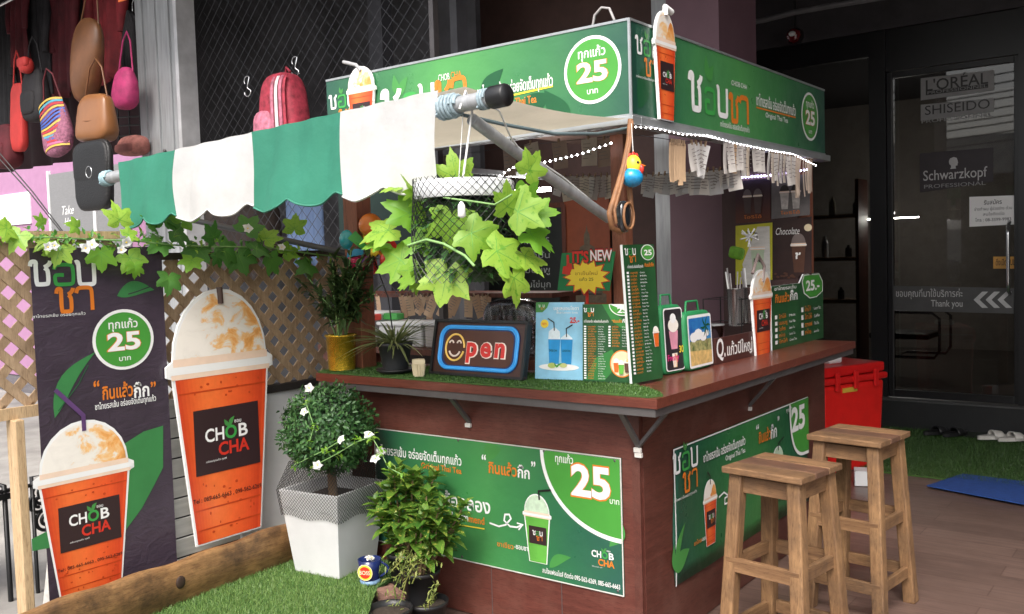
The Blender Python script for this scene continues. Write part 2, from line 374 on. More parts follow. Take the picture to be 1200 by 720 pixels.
    def thai(s, x, y, h, L=2, bold=.03, tail=True):
        """the shop's two line mark, h high in all, x y the lower left"""
        k = h*.34; a = k*.95; lw = .17 if bold > .02 else .19
        for i, (ch, m) in enumerate((('ช', WHITE), ('อ', LOGOG), ('บ', WHITE))): s.letter(ch, x+a*1.06*i, y+h*.52, a*.92, k*(1 if i != 1 else .88), m, L, lw)
        W = a*3.1; s.letter('ช', x+a*1.15, y+h*.10, a*.92, k, ORANGE, L, lw); s.letter('า', x+a*2.25, y+h*.10, a*.70, k, ORANGE, L, lw)
        if tail: s.leaf(x+a*1.5, y+h*.86, h*.2, h*.04, 1.9, GREEN2, L); s.leaf(x+a*1.5, y+h*.86, h*.16, h*.035, 1.1, GREEN2, L); s.text('ชาไทยรสเข้มอร่อยทุกแก้ว', x, y, h*.05, WHITE, L, 0, w=W*.9)
        return W
    def latin(s, x, y, w, L=2, cha=REDINK):
        h = w*.25
        s.text('CH', x, y+h*1.2, h, WHITE, L, .02, w=w*.42); s.text('O', x+w*.44, y+h*1.2, h, LOGOG, L, .03, w=w*.27); s.text('B', x+w*.75, y+h*1.2, h, WHITE, L, .02, w=w*.21)
        s.text('CHA', x+w*.28, y+h*.02, h, cha, L, .025, w=w*.70)
        s.leaf(x+w*.56, y+h*2.15, h*.75, h*.16, 2.3, GREEN2, L); s.leaf(x+w*.56, y+h*2.15, h*.8, h*.18, 1.0, GREEN2, L)
        s.text('ชอบ', x+w*.66, y+h*2.3, h*.28, WHITE, L, .01)
        s.text('อร่อยทุกแก้ว ทุกที่', x, y-h*.35, h*.14, WHITE, L, 0, w=w*.45)
    def badge(s, cx, cy, r, L=1, ry=None):
        ry = ry or r; f = ry/r
        s.disc(cx, cy, r, WHITE, L, ry); s.disc(cx, cy, r*.90, GREEN, L+1, ry*.90)
        s.text('ทุกแก้ว', cx, cy+ry*.38, ry*.27, WHITE, L+2, .015, w=r*.95, al='c')
        s.text('25', cx, cy-ry*.33, ry*.58, ORANGE, L+2, .045, w=r*1.14, al='c'); s.text('25', cx, cy-ry*.33, ry*.58, WHITE, L+3, .03, w=r*1.08, al='c')
        s.text('บาท', cx, cy-ry*.70, ry*.17, WHITE, L+2, .01, w=r*.38, al='c')
    def cup_outline(s, cx, y, w, h):
        pts = [(cx-w*.31, y), (cx+w*.31, y), (cx+w*.45, y+h*.66), (cx+w*.5, y+h*.67), (cx+w*.5, y+h*.71), (cx+w*.44, y+h*.73)]
        pts += [(cx+w*.44*math.cos(a), y+h*.73+h*.27*math.sin(a)) for a in [math.pi*k/12 for k in range(1, 12)]]
        return pts + [(cx-w*.44, y+h*.73), (cx-w*.5, y+h*.71), (cx-w*.5, y+h*.67), (cx-w*.45, y+h*.66)]
    def cup(s, cx, y, w, h, body=None, L=1, label=True, straw=None, edge=True, mark='latin', tel=False, dome=None):
        body = body or TEA; d2 = TEAD if body is TEA else body
        if edge: s.poly(s.cup_outline(cx, y-h*.008, w*1.05, h*1.016), WHITE, L)
        g = lambda t: .31+.14*t/.66                                   # half width at height t
        if body is TEA and label:
            for i in range(24):
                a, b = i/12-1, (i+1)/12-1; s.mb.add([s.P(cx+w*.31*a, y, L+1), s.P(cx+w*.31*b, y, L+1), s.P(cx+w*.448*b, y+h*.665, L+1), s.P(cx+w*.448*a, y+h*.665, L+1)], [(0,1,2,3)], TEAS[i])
        else: s.poly([(cx-w*.30, y), (cx+w*.30, y), (cx+w*.43, y+h*.665), (cx-w*.43, y+h*.665)], body, L+1)
        for t in (.05, .13, .60): s.poly([(cx-w*(g(t)-.012), y+h*t), (cx+w*(g(t)-.012), y+h*t), (cx+w*(g(t)-.012), y+h*(t+.006)), (cx-w*(g(t)-.012), y+h*(t+.006))], d2, L+2)
        rn = random.Random(int(w*1e5))
        if h*ppm(s.P(cx, y, 0)) > 120:                                # ice and tea flecks where they are large enough to see
            for k in range(70):
                t = rn.uniform(.02, .64); x = rn.uniform(-.9, .9)*(g(t)-.03)
                if not (.24 < t < .55): s.disc(cx+w*x, y+h*t, w*rn.uniform(.006, .016), d2, L+2+.1*rn.random(), h*rn.uniform(.003, .007), 7)
        s.rect(cx-w*.48, y+h*.66, cx+w*.48, y+h*.685, DOMEW, L+2.5); s.rect(cx-w*.5, y+h*.68, cx+w*.5, y+h*.71, WHITE, L+3); s.rect(cx-w*.46, y+h*.71, cx+w*.46, y+h*.74, DOMEW, L+2.5)
        s.poly([(cx+w*.438*math.cos(a), y+h*.73+h*.26*math.sin(a)) for a in [math.pi*k/16 for k in range(17)]], dome or FROTH, L+2)
        if not dome and label: s.poly([(cx+w*a, y+h*b) for a, b in ((.0,.742),(.42,.742),(.40,.80),(.36,.86),(.30,.90),(.22,.91),(.15,.88),(.10,.84),(.07,.80),(-.02,.77))], SWIRL, L+2.6)
        if label:
            s.rect(cx-w*.30, y+h*.27, cx+w*.34, y+h*.53, INKBROWN, L+3)
            if mark == 'latin': s.latin(cx-w*.20, y+h*.335, w*.44, L+4)
            else: s.thai(cx-w*.16, y+h*.31, h*.18, L+4, tail=False)
        if tel: s.text('Tel : 085-665-6663 , 095-562-6269', cx, y+h*.165, h*.018, INK, L+3, .01, w=w*.68, al='c')
        if straw: s.line([(cx+straw[0]*w, y+h*.93), (cx+straw[0]*w-.02*w, y+h*1.06), (cx+straw[1]*w, y+h*(1.06+straw[2]))], w*.055, straw[3], L+4)
    def menu(s, x, y, w, h, rows, L=1, tick=True, seed=1):
        rn = random.Random(seed); k = h/rows
        for i in range(rows):
            yy = y+h-k*(i+1)
            if tick: s.rect(x, yy+k*.15, x+w*.10, yy+k*.75, WHITE, L)
            s.text(rn.choice(['ชาไทย','ชาเขียว','โกโก้','นมสด','ชามะนาว','กาแฟ','แดงโซดา','นมชมพู','โอเลี้ยง','ชาดำเย็น']), x+w*.17, yy+k*.15, k*.62, ORANGE, L, .0, w=w*rn.uniform(.25, .38))
            s.text(rn.choice(['Thai Tea','Green Tea','Cocoa','Milk','Lemon Tea','Coffee','Pink Milk']), x+w*.62, yy+k*.2, k*.42, WHITE, L, 0, w=w*rn.uniform(.2, .33))
    def done(s, labels={}):
        for n, mbs in s.parts.items():
            for mb in mbs:
                if mb.f:
                    o = mb.build(n, s.t)
                    if n in labels: o['label'] = labels[n]
def standing(bl, br, ty, z, tilt=0, n_hint=None):
    """board standing on the plane z: lower corners from the photograph, top at row ty -> O, u, n, w, h"""
    A = at(*bl, 'z', z); B = at(*br, 'z', z); u = (B-A).normalized(); n = u.cross(Z).normalized()
    n = (n*math.cos(tilt) + Z*math.sin(tilt)).normalized(); v = n.cross(u)
    h = (bl[1]-ty)/ppm(A)/max(.6, v.z); return A, u, n, (B-A).length, h
def slab(mb, O, u, n, w, h, t, m, mside=None):
    """board w x h with its front face on the plane O, u, n and t of thickness behind"""
    mb.prism(Vector(O)-Vector(n)*t, u, n.cross(u), n, [(0,0),(w,0),(w,h),(0,h)], t, m, mside)

# ------------------------------------------------------------------ foliage and nets
def maple(mb, p, d, n, size, m, curl=.25, vein=False):
    curl *= random.uniform(.5, 1.7); warp = random.uniform(-.22, .22); ph0 = random.uniform(0, 6.28)
    d = Vector(d).normalized(); n = Vector(n); n = (n-d*n.dot(d)).normalized(); x = d.cross(n)
    prof = [(0,1.0),(7,.83),(12,.84),(19,.68),(27,.57),(34,.66),(40,.71),(46,.86),(52,.92),(58,.80),(64,.78),(71,.66),(81,.52),(90,.58),(98,.60),(107,.71),(114,.70),(121,.60),(131,.55),(143,.46),(156,.40),(168,.26),(180,.10)]
    ring = [(a, r*random.uniform(.93, 1.05)) for a, r in prof] + [(360-a, r*random.uniform(.93, 1.05)) for a, r in prof[-2:0:-1]]
    def pt(a, r):
        q = R(a); fold = abs(math.sin(q))*r*curl*.5; droop = -r*r*curl*.7 + .05*r*r*math.cos(q*6.7 if q < math.pi else (2*math.pi-q)*6.7) + r*r*warp*math.sin(q+ph0)
        return p + d*(math.cos(q)*r*size) + x*(math.sin(q)*r*size) + n*((fold+droop)*size)
    vs = [p] + [pt(a, r*.35) for a, r in ring] + [pt(a, r*.7) for a, r in ring] + [pt(a, r) for a, r in ring]; k = len(ring)
    if vein:
        for a in (0, 52, 113, 247, 308):
            rl = max(r for q, r in ring if abs(q-a) < 14)*.86; c0, c1, c2 = p, pt(a, rl*.55), pt(a, rl); up = n*(.012*size); sd = lambda w: x*(math.cos(R(a))*w*size) - d*(math.sin(R(a))*w*size)
            mb.add([c0+up-sd(.012), c0+up+sd(.012), c1+up*1.5-sd(.008), c1+up*1.5+sd(.008), c2+up], [(0,1,3,2),(2,3,4)], VEIN, True)
    mb.add(vs, [(0, 1+i, 1+(i+1)%k) for i in range(k)] + [(1+j*k+i, 1+j*k+k+i, 1+j*k+k+(i+1)%k, 1+j*k+(i+1)%k) for j in (0, 1) for i in range(k)], m, True)
def blade(mb, p, d, n, l, w, m, droop=.2, seg=3):
    d = Vector(d).normalized(); n = Vector(n); n = n-d*n.dot(d)
    n = n.normalized() if n.length > 1e-4 else frame(d)[0]; x = d.cross(n); vs = []
    for i in range(seg+1):
        t = i/seg; ww = w*math.sin(math.pi*(.12+.86*t)**.85)*.5; c = p + d*(l*t) - n*(droop*l*t*t)
        vs += [c - x*ww + n*ww*.4, c, c + x*ww + n*ww*.4]
    mb.add(vs, [f for i in range(seg) for f in ((i*3, i*3+1, i*3+4, i*3+3), (i*3+1, i*3+2, i*3+5, i*3+4))], m, True)
def rnd_dir(up=0):
    while True:
        q = V(random.uniform(-1,1), random.uniform(-1,1), random.uniform(-1,1))
        if .05 < q.length < 1: return (q.normalized() + Z*up).normalized()
def flower(mb, p, n, r):
    x, y, z = frame(n)
    for k in range(5):
        a = 2*math.pi*k/5; d = x*math.cos(a)+y*math.sin(a)
        blade(mb, p, d+z*random.uniform(.2,.7), z, r*random.uniform(.85,1.1), r*1.15, PETAL, .35, 4)
    mb.ball(p+z*r*.12, r*.16, YELLOW, 8)
def clip_lines(w, h, step):
    """the two families of 45 degree lines clipped to a w x h rectangle"""
    A, B = [], []; k = -h + step*.37
    while k < w:
        x0, x1 = max(0, k), min(w, h+k)
        if x1-x0 > .004: A.append(((x0, x0-k), (x1, x1-k)))
        k += step
    k = step*.5
    while k < w+h:
        x0, x1 = max(0, k-h), min(w, k)
        if x1-x0 > .004: B.append(((x0, k-x0), (x1, k-x1)))
        k += step
    return A, B
def lattice(mb, O, u, v, n, w, h, step, sw, st, m):
    for fam, off in zip(clip_lines(w, h, step), (st*.5, st*1.5+.0005)):
        for a, b in fam: mb.bar(O+u*a[0]+v*a[1]+n*off, O+u*b[0]+v*b[1]+n*off, sw, st, m, up=n)
def wirenet(mb, fn, w, h, step, r, m, seg=1, n=3):
    """diamond wire net: fn(x, y) -> point"""
    for fam in clip_lines(w, h, step):
        for a, b in fam:
            k = max(1, round(math.hypot(b[0]-a[0], b[1]-a[1])/seg)) if seg else 1
            mb.tube([fn(a[0]+(b[0]-a[0])*i/k, a[1]+(b[1]-a[1])*i/k) for i in range(k+1)], r, m, n, caps=False)

# ================================================================== the setting
def tilefloor():
    m, t, b = nodes('wood tile floor'); v = coords(t, (1,1,1))
    br = t.nodes.new('ShaderNodeTexBrick'); t.links.new(v, br.inputs['Vector'])
    br.inputs['Scale'].default_value = 1; br.inputs['Brick Width'].default_value = .9; br.inputs['Row Height'].default_value = .15; br.inputs['Mortar Size'].default_value = .003
    br.inputs['Color1'].default_value = (.125, .082, .070, 1); br.inputs['Color2'].default_value = (.160, .106, .090, 1); br.inputs['Mortar'].default_value = (.09, .055, .045, 1)
    g = noise(t, coords(t, (1.2, 14, 1)), 3, 6, .65)
    mx = t.nodes.new('ShaderNodeMix'); mx.data_type = 'RGBA'; mx.blend_type = 'MULTIPLY'; mx.inputs[0].default_value = .8
    t.links.new(br.outputs[0], mx.inputs[6]); t.links.new(ramp(t, g, [(.3, (.6,.58,.56)), (.7, (1.25,1.2,1.15))]), mx.inputs[7])
    t.links.new(mx.outputs[2], b.inputs['Base Color'])
    t.links.new(ramp(t, noise(t, v, 2.5, 5), [(.3, (.28,)*3), (.7, (.5,)*3)]), b.inputs['Roughness']); return m
CONC = M('concrete', (.30, .285, .265), .85, var=.25, scale=3, bmp=.3, bscale=40)
ASPH = M('asphalt', (.10, .10, .10), .9, var=.2, scale=6, bmp=.4, bscale=150)
DARKWALL = M('dark grey wall', (.055, .052, .056), .7, var=.25, scale=4)
CEILM = M('dark ceiling', (.055, .052, .055), .8, var=.2)
MAUVE = M('mauve wall', (.19, .105, .13), .65, var=.08, scale=4)
PINK = M('pink wall', (.36, .185, .31), .7, var=.06)
mb = MB(); mb.span((-60,-60,-.30), (60,60,-.012), ASPH); struct(mb, 'ground')
mb = MB(); mb.span((-3.2,-2.2,-.010), (7,5.0,0), tilefloor()); struct(mb, 'floor')
TURF = [(-1.80,-.02),(-1.22,-.02),(-1.13,-.12),(-1.09,-.28),(-1.0,-.40),(-.90,-.52),(-.74,-.78),(-.76,-1.9),(-1.80,-1.9)]
mb = MB(); X, Y = V(1,0,0), V(0,1,0)
mb.prism((0,0,.001), X, Y, Z, [(-14,-2.6),(-.80,-2.6),(-.80,-.80),(-.95,-.54),(-1.14,-.29),(-1.26,-.02),(-1.62,-.02),(-1.62,2.0),(-14,2.0)][::1], .137, CONC); struct(mb, 'pavement')
# building round the stall: a deep dark canopy, the walls behind and the salon front
mb = MB(); mb.span((-7.2,-.5,4.0), (4.6,9.2,4.2), CEILM); struct(mb, 'ceiling')
mb = MB(); mb.span((-7.2,-.62,3.9), (4.6,-.5,4.3), DARKWALL); struct(mb, 'ceiling_beam')
mb = MB(); mb.span((4.45,.35,0), (4.6,9.2,4.0), DARKWALL); struct(mb, 'shade_wall')  # unseen side wall, added to keep daylight off the right side
mb = MB(); mb.span((-5.0,2.60,0), (-1.115,2.72,3.999), M('brown inner wall', (.085,.045,.038), .7)); struct(mb, 'wall_back')
mb = MB(); mb.span((-1.0,2.2,0), (-.66,2.75,3.999), MAUVE); struct(mb, 'wall_pier')
mb = MB(); mb.span((-1.11,2.22,0), (-1.003,2.4,3.999), GREYSTEEL); struct(mb, 'wall_pier_edge')
mb = MB(); mb.span((-3.0,5.0,3.245), (4.45,5.16,3.999), DARKWALL); mb.span((-3.0,5.161,3.26), (4.45,9.1,3.3), CEILM); mb.span((-3.0,5.0,0), (-2.6,9.1,3.244), DARKWALL); mb.span((-3.0,9.1,0), (4.6,9.2,3.3), M('salon back wall', (.45,.40,.36), .7)); struct(mb, 'wall_salon')
mb = MB(); mb.span((-2.6,5.16,.20), (4.45,9.1,.235), M('salon floor', (.16,.14,.12), .3)); struct(mb, 'salon_floor')
mb = MB(); mb.span((-2.6,4.94,.004), (4.45,5.16,.235), M('dark step', (.020,.021,.022), .4, bmp=.1)); mb.span((-2.6,4.92,.232), (4.45,5.0,.246), M('step edge trim', (.11,.11,.11), .4, .5)); struct(mb, 'step')

def px5(px, y=5.05): return at(px, 300, 'y', y).x
# salon glazing
SG = glassm('salon glass', (.45, .45, .44), 1.25)
xa, xb, xc = px5(1022), px5(1041), px5(1194)
FRAMEM = M('black door frame', (.010,.010,.011), .35)
t = thing('glass_door', 'black framed glass salon door carrying white signs and a thank you band', 'door', (xb, 5.05, .246))
mb = MB(); mb.span((xb+.002,5.03,.25), (xb+.012+.03,5.08,2.9), FRAMEM); mb.span((xc-.03,5.03,.25), (xc,5.08,2.9), FRAMEM); mb.span((xb+.042,5.03,.25), (xc-.03,5.08,.31), FRAMEM); mb.span((xb+.042,5.03,2.85), (xc-.03,5.08,2.9), FRAMEM); df = mb.build('door_frame', t, bevel=.004)
mb = MB(); mb.span((xb+.04,5.05,.30), (xc-.028,5.058,2.86), SG); mb.build('pane', t)
mb = MB(); hx = xc-.06; mb.tube([V(hx,5.03,1.1), V(hx,4.97,1.13), V(hx,4.96,1.2), V(hx,4.96,1.55), V(hx,4.97,1.62), V(hx,5.03,1.65)], .014, STEEL); mb.build('handle', df)
GREYINK = M('grey sticker', (.27,.27,.27), .5); DGREYINK = M('dark sticker', (.028,.020,.024), .5); LTINK = M('pale sticker ink', (.50,.50,.50), .5)
p = Print((xb, 5.047, .25), (1,0,0), (0,-1,0), t)
def quadpx(p, pts, m, L=1): p.poly([p.uv(*q) for q in pts], m, L)
p.part('sticker'); quadpx(p, [(1079,118),(1165,106),(1165,82),(1079,92)], GREYINK); p.tpx("L'ORÉAL", (1085,107), (1158,98), 13, INK, 2, .008); quadpx(p, [(1085,112),(1158,103),(1158,98.5),(1085,107)][::1], INK, 1.5); p.tpx('PROFESSIONNEL', (1087,111), (1157,102), 3.5, GREYINK, 2, .0)
p.part('sticker'); quadpx(p, [(1079,142),(1165,131),(1165,115),(1079,123)], GREYINK); p.tpx('SHISEIDO', (1084,135), (1160,127), 11, INK, 2, 0); p.tpx('PROFESSIONNEL', (1080,145), (1163,136), 4, GREYINK, 2, .006)
p.part('sticker'); quadpx(p, [(1078,226),(1164,213),(1164,173),(1078,180)], DGREYINK); p.tpx('Schwarzkopf', (1082,213), (1157,206), 12, LTINK, 2, .004); p.tpx('PROFESSIONAL', (1083,222), (1155,216), 4.5, GREYINK, 2, 0)
h0 = p.uv(1117,198); k = .0055
p.poly([(h0[0]+x*k, h0[1]+y*k) for x, y in [(-4,0),(4,0),(3.2,2),(3.5,4),(6,4.5),(5.6,6.5),(6.6,8),(5.8,12),(4.8,15),(1,16.6),(-4,15),(-5.6,11),(-5,7),(-3,5),(-2.6,2.5)]], LTINK, 2)
p.part('notice_paper'); quadpx(p, [(1136,266),(1192,263),(1192,229),(1136,231)], WHITE)
p.tpx('รับสมัคร', (1153,240), (1174,239), 5, INK, 2); p.tpx('ช่างทำผม ผู้ช่วยช่าง ด่วน', (1142,247), (1186,245.5), 3.4, INK, 2, 0); p.tpx('สนใจติดต่อ', (1152,253), (1177,252), 3.4, INK, 2, 0); p.tpx('โทร : 08-3599-9983', (1143,260), (1185,258.5), 3.6, INK, 2, .004)
p.part('warning_sticker'); quadpx(p, [(1164,315),(1195,315),(1195,301),(1164,301)], M('orange sticker', (.55,.28,.05), .5)); p.tpx('ดึงเปิด PULL', (1167,311), (1192,311), 7, INK, 2, .01)
p.part('thank_you_band'); quadpx(p, [(1044,364),(1195,368),(1195,338),(1044,335)], M('grey glass film', (.065,.065,.065), .5)); p.tpx('ขอบคุณที่มาใช้บริการค่ะ', (1050,348), (1128,348), 8, LTINK, 2, .002); p.tpx('Thank you', (1091,359), (1128,360), 8, LTINK, 2, .004)
for x in (1141, 1155, 1169): quadpx(p, [(x,351.5),(x+10,342),(x+17,342),(x+7,351.5),(x+17,361),(x+10,361)][::-1], LTINK, 2)
p.done()
t = thing('shop_window', 'dark fixed glass window of the salon left of its door', 'window', (px5(860), 5.05, .246))
mb = MB(); mb.span((xa,5.0,.25), (xb,5.12,3.24), FRAMEM); mb.span((px5(700),5.03,.25), (xa,5.1,.40), FRAMEM); mb.span((px5(700),5.03,3.05), (xa,5.1,3.24), FRAMEM); mb.build('window_frame', t)
mb = MB(); mb.span((px5(700),5.06,.40), (xa,5.068,3.05), SG); mb.build('pane', t)
mb = MB(); mb.span((xc+.002,5.0,.25), (xc+.10,5.12,3.24), FRAMEM); mb.span((xc+.10,5.06,.25), (4.4,5.07,3.24), SG); mb.span((xb+.002,5.03,2.905), (xc,5.1,3.24), FRAMEM)
one(mb, 'shop_window', 'glass panel and header framing the right side of the salon door', 'window', (xc, 5.05, .246))
# inside the salon, seen dimly through the glass
mb = MB(); mb.span((px5(870,7.2),7.0,.24), (px5(1010,7.2),7.3,.3), POST)
for z in (.9, 1.35, 1.8): mb.span((px5(875,7.2),6.98,z), (px5(1012,7.2),7.3,z+.04), M('shelf wood', (.30,.17,.10), .5))
mb.span((px5(1010,7.2),6.98,.24), (px5(1014,7.2),7.3,2.2), POST); shelf = one(mb, 'display_shelf', 'wooden product shelf seen dimly through the salon window', 'shelf', (px5(940,7.2), 7.1, .24))
for k in range(14):
    x = px5(884+k*9.2, 7.1); z = (1.39, 1.84, .94)[k % 3]; h = random.uniform(.12, .24)
    mb = MB(); mb.lathe((x,7.1,z+.001), [(.035,0),(.035,h*.7),(.015,h*.82),(.015,h)], M('bottle tint', random.choice([(.5,.5,.52),(.05,.05,.06),(.35,.10,.08),(.45,.4,.3)]), .3), 10)
    one(mb, 'bottle', 'small product bottle on the shelf inside the dim salon', 'bottle', (x, 7.1, z), 'bottles on the salon shelf')
mb = MB(); la, lb = at(1003,258,'y',7.6), at(1031,265,'y',7.6); mb.tube([la, V(lb.x+.4,7.6,la.z)], .005, M('salon lamp glow', (1,.97,.92), emit=150), 8); one(mb, 'tube_lamp', 'lit white tube lamp glowing inside the dark salon', 'lamp', la)
mb = MB(); a, b = at(1046,372,'y',6.2), at(1046,418,'y',6.2); q = []
for dx, dy in ((0,0),(.0,.45)):
    c = [at(1047,366,'y',6.2), at(1092,367,'y',6.2), at(1101,374,'y',6.2), at(1101,411,'y',6.2), at(1095,420,'y',6.2), at(1047,418,'y',6.2)]
    mb.tube([x+V(dx,dy,0) for x in c], .014, STEEL); q.append(c)
mb.tube([q[0][0], q[0][0]+V(0,.45,0)], .014, STEEL); mb.tube([q[0][5], q[0][5]+V(0,.45,0)], .014, STEEL)
ch = thing('salon_chair', 'tubular steel cantilever chair standing inside the salon door', 'chair', (a.x, 6.3, .24)); mb.build('frame', ch)
mb = MB(); c = at(1060,392,'y',6.45); mb.box(c, (.55,.44,.06), BLACK); mb.build('seat', ch, bevel=.02)
# --- street opposite: only seen as reflections in the salon glass
mb = MB(); mb.span((-9,-16,0), (9,-14,4.3), M('pale shophouse wall', (.55,.53,.50), .8)); bd = thing('shophouse', 'pale shophouse across the street mirrored in the salon glass', 'building', (0,-14,0)); mb.build('wall', bd)
mb = MB()
for x in (-6,-2,2,6): mb.span((x-1.1,-14.02,1.0), (x+1.1,-13.97,3.0), BLACK)
mb.build('window', bd)
mb = MB(); mb.tube([V(1.3,-7.6,0), V(1.3,-7.6,8)], [.16,.12], CONC, 12)
up = thing('utility_pole', 'concrete utility pole with cables across the street', 'pole', (1.3,-7.6,0)); mb.build('post', up)
mb = MB()
for k in range(9): mb.tube([V(-12+x*2, -7.6+.1*(k%3), 3.6+k*.16-.25*math.sin(math.pi*(x%6)/6)) for x in range(13)], .016, BLACK, 5)
mb.tube([V(.9+.25*math.cos(a*.35), -7.5, 4.2+.3*math.sin(a*.35)) for a in range(56)], .025, BLACK, 6); mb.build('cable', up)
# --- on the floor in front of the salon
def turfmesh(mb, pts, z, n, hgt, mat, flat=True):
    xs = [q[0] for q in pts]; ys = [q[1] for q in pts]; k = 0
    def inside(x, y):
        c = False
        for (x1,y1),(x2,y2) in zip(pts, pts[1:]+pts[:1]):
            if (y1 > y) != (y2 > y) and x < (x2-x1)*(y-y1)/(y2-y1)+x1: c = not c
        return c
    while k < n:
        x, y = random.uniform(min(xs), max(xs)), random.uniform(min(ys), max(ys))
        if not inside(x, y): continue
        k += 1; a = random.uniform(0, 6.283); h = hgt*random.uniform(.5, 1.1); w = .0016; d = V(math.cos(a), math.sin(a), 0); lean = V(random.uniform(-.7,.7), random.uniform(-.7,.7), 0)*h
        mb.add([V(x,y,z)-d*w, V(x,y,z)+d*w, V(x,y,z+h)+lean+d*w*.3], [(0,1,2)], mat)
BLADE = leafm('turf blade', (.10,.22,.05), (.26,.38,.12), .4)
BLADE_DK = leafm('worn turf blade', (.032,.085,.019), (.070,.145,.034), .25)
mb = MB(); strip = [(-1.6,3.36),(3.2,3.33),(3.2,4.93),(-1.6,4.93)]
mb.prism((0,0,.0015), X, Y, Z, strip, .010, TURF_B); turfmesh(mb, [(-.5,3.36),(1.2,3.33),(1.2,4.93),(-.5,4.93)], .0115, 26000, .026, BLADE_DK)
o = mb.build('artificial_grass', base=(0,4.1,0)); tag(o, 'dark green artificial grass strip before the salon step', 'grass mat'); o['kind'] = 'stuff'
mb = MB(); q = [at(1086,573,'z',0), at(1200,595,'z',0), at(1260,590,'z',0), at(1200,568,'z',0), at(1128,559,'z',0)]
mb.prism((0,0,.016), X, Y, Z, [(v.x, v.y) for v in q], .005, M('blue mat', (.018,.065,.27), .8, var=.2, scale=30, bmp=.4)); one(mb, 'floor_mat', 'blue floor mat lying partly over the dark turf strip', 'mat', (q[0].x, q[0].y, 0))
SANDALM = M('pale sandal foam', (.62,.60,.56), .6)
def sandal(c, rz, m, m2, label, z):
    t = thing('sandal', label, 'sandal', c, 'sandals left on the turf before the salon')
    mb = MB(); pts = [(.042*math.cos(a)*(1.0+.18*math.sin(a)), .125*math.sin(a)) for a in [2*math.pi*k/20 for k in range(20)]]
    M3 = Matrix.Rotation(rz, 3, 'Z'); u, v = M3 @ X, M3 @ Y
    mb.prism(V(*c), u, v, Z, pts, .026, m); mb.build('sole', t, bevel=.006)
    mb = MB(); mb.grid(lambda a, b: V(*c) + u*(.050*math.cos(math.pi*a)) + v*(-.015+.075*b) + Z*(.012+.052*math.sin(math.pi*a)*(1-.25*b)), 10, 4, m2); mb.build('strap', t, solid=.008)
for k, (px, py, m, lab) in enumerate([(1164,506,SANDALM,'pale cream sandal, left one of the light pair'), (1187,509,SANDALM,'pale cream sandal at the right frame edge'), (1098,503,BLACK,'black sandal, left one of the dark pair'), (1119,501,BLACK,'black sandal, right one of the dark pair')]):
    c = at(px, py, 'y', 4.72); sandal((c.x, c.y, .03), R(-48+6*k), m, m if k < 2 else SANDALM if k == 9 else BLACK, lab, .03)
mb = MB(); c = at(1150,512,'z',.012); mb.span((c.x-.12,c.y-.08,.012), (c.x+.75,c.y+.22,.028), BLACK); one(mb, 'door_mat', 'thin black tray under the pale sandals', 'mat', (c.x, c.y, .012))
# red cooler behind the stall
RED = M('red plastic', (.70,.016,.014), .35, var=.08); RED2 = M('red lid', (.62,.014,.014), .32, var=.08)
A = at(968,562,'z',0); A = V(-.36,3.02,0); ca = Matrix.Rotation(R(-22), 3, 'Z')
t = thing('ice_cooler', 'tall red plastic ice cooler with a hinged lid behind the counter end', 'cooler', A)
def rb(mb, lo, hi, m):
    c = [(p+q)/2 for p, q in zip(lo, hi)]; mb.box(A + ca @ V(*c), [q-p for p, q in zip(lo, hi)], m, ca)
mb = MB(); vs = []
for z, g in ((.0, .02), (.60, 0)): vs += [A + ca @ V(x, y, z) for x, y in ((-.42+g,g),(-g,g),(-g,.62-g),(-.42+g,.62-g))]
mb.add(vs, [(3,2,1,0),(4,5,6,7),(0,1,5,4),(1,2,6,5),(2,3,7,6),(3,0,4,7)], RED); mb.build('body', t, bevel=.03)
mb = MB(); rb(mb, (-.435,-.015,.60), (.015,.635,.645), RED2); rb(mb, (-.42,0,.65), (0,.62,.715), RED2); lid = mb.build('lid', t, bevel=.014)
for y in (.12, .30, .50):
    mb = MB(); rb(mb, (.012,y-.02,.56), (.03,y+.02,.68), RED2); mb.build('latch', lid, bevel=.006)
mb = MB(); rb(mb, (.0,.19,.54), (.006,.33,.57), M('yellow sticker', (.6,.4,.05), .5)); mb.build('sticker', t)
mb = MB(); mb.box(A + ca @ V(-.2,.28,.738), (.16,.12,.045), WHITEP, ca); one(mb, 'plastic_tub', 'white plastic tub lying on the red cooler lid', 'tub', A + ca @ V(-.2,.28,.716), bevel=.015)
mb = MB(); c = at(1008,570,'z',0.0); mb.box((c.x,c.y+.05,.05), (.10,.12,.095), WHITEP, Matrix.Rotation(R(20),3,'Z')); one(mb, 'paper_box', 'small white box on the floor below the red cooler', 'box', (c.x, c.y, 0), bevel=.004)
# ceiling fittings
mb = MB(); mb.tube([at(x, y, 'y', 4.4) for x, y in ((800,4),(835,14),(858,25),(872,28),(895,24),(930,15),(980,6),(1030,-2),(1090,-12))], .022, M('grey conduit', (.20,.20,.21), .5)); one(mb, 'conduit', 'grey cable conduit running under the dark canopy ceiling', 'pipe', at(930,15,'y',4.4))
c = at(930,42,'y',4.75); t = thing('alarm_lamp', 'round red glass lamp fixed above the salon window', 'lamp', c)
mb = MB(); mb.ball(c, .062, M('red glass', (.16,.010,.014), .12, coat=1), 20, (1,.8,1)); mb.build('dome', t)
mb = MB(); mb.lathe(c+V(0,.03,0), [(.07,0),(.07,.02)], BLACK, 20, axis=(0,1,0)); mb.tube([c+V(0,.03,.0), c+V(0,.03,.35)], .012, BLACK); mb.build('bracket', t)
mb = MB(); mb.ball(c+V(.004,-.045,.008), .022, WHITE, 10, (1.4,.5,1)); mb.build('reflector', t)

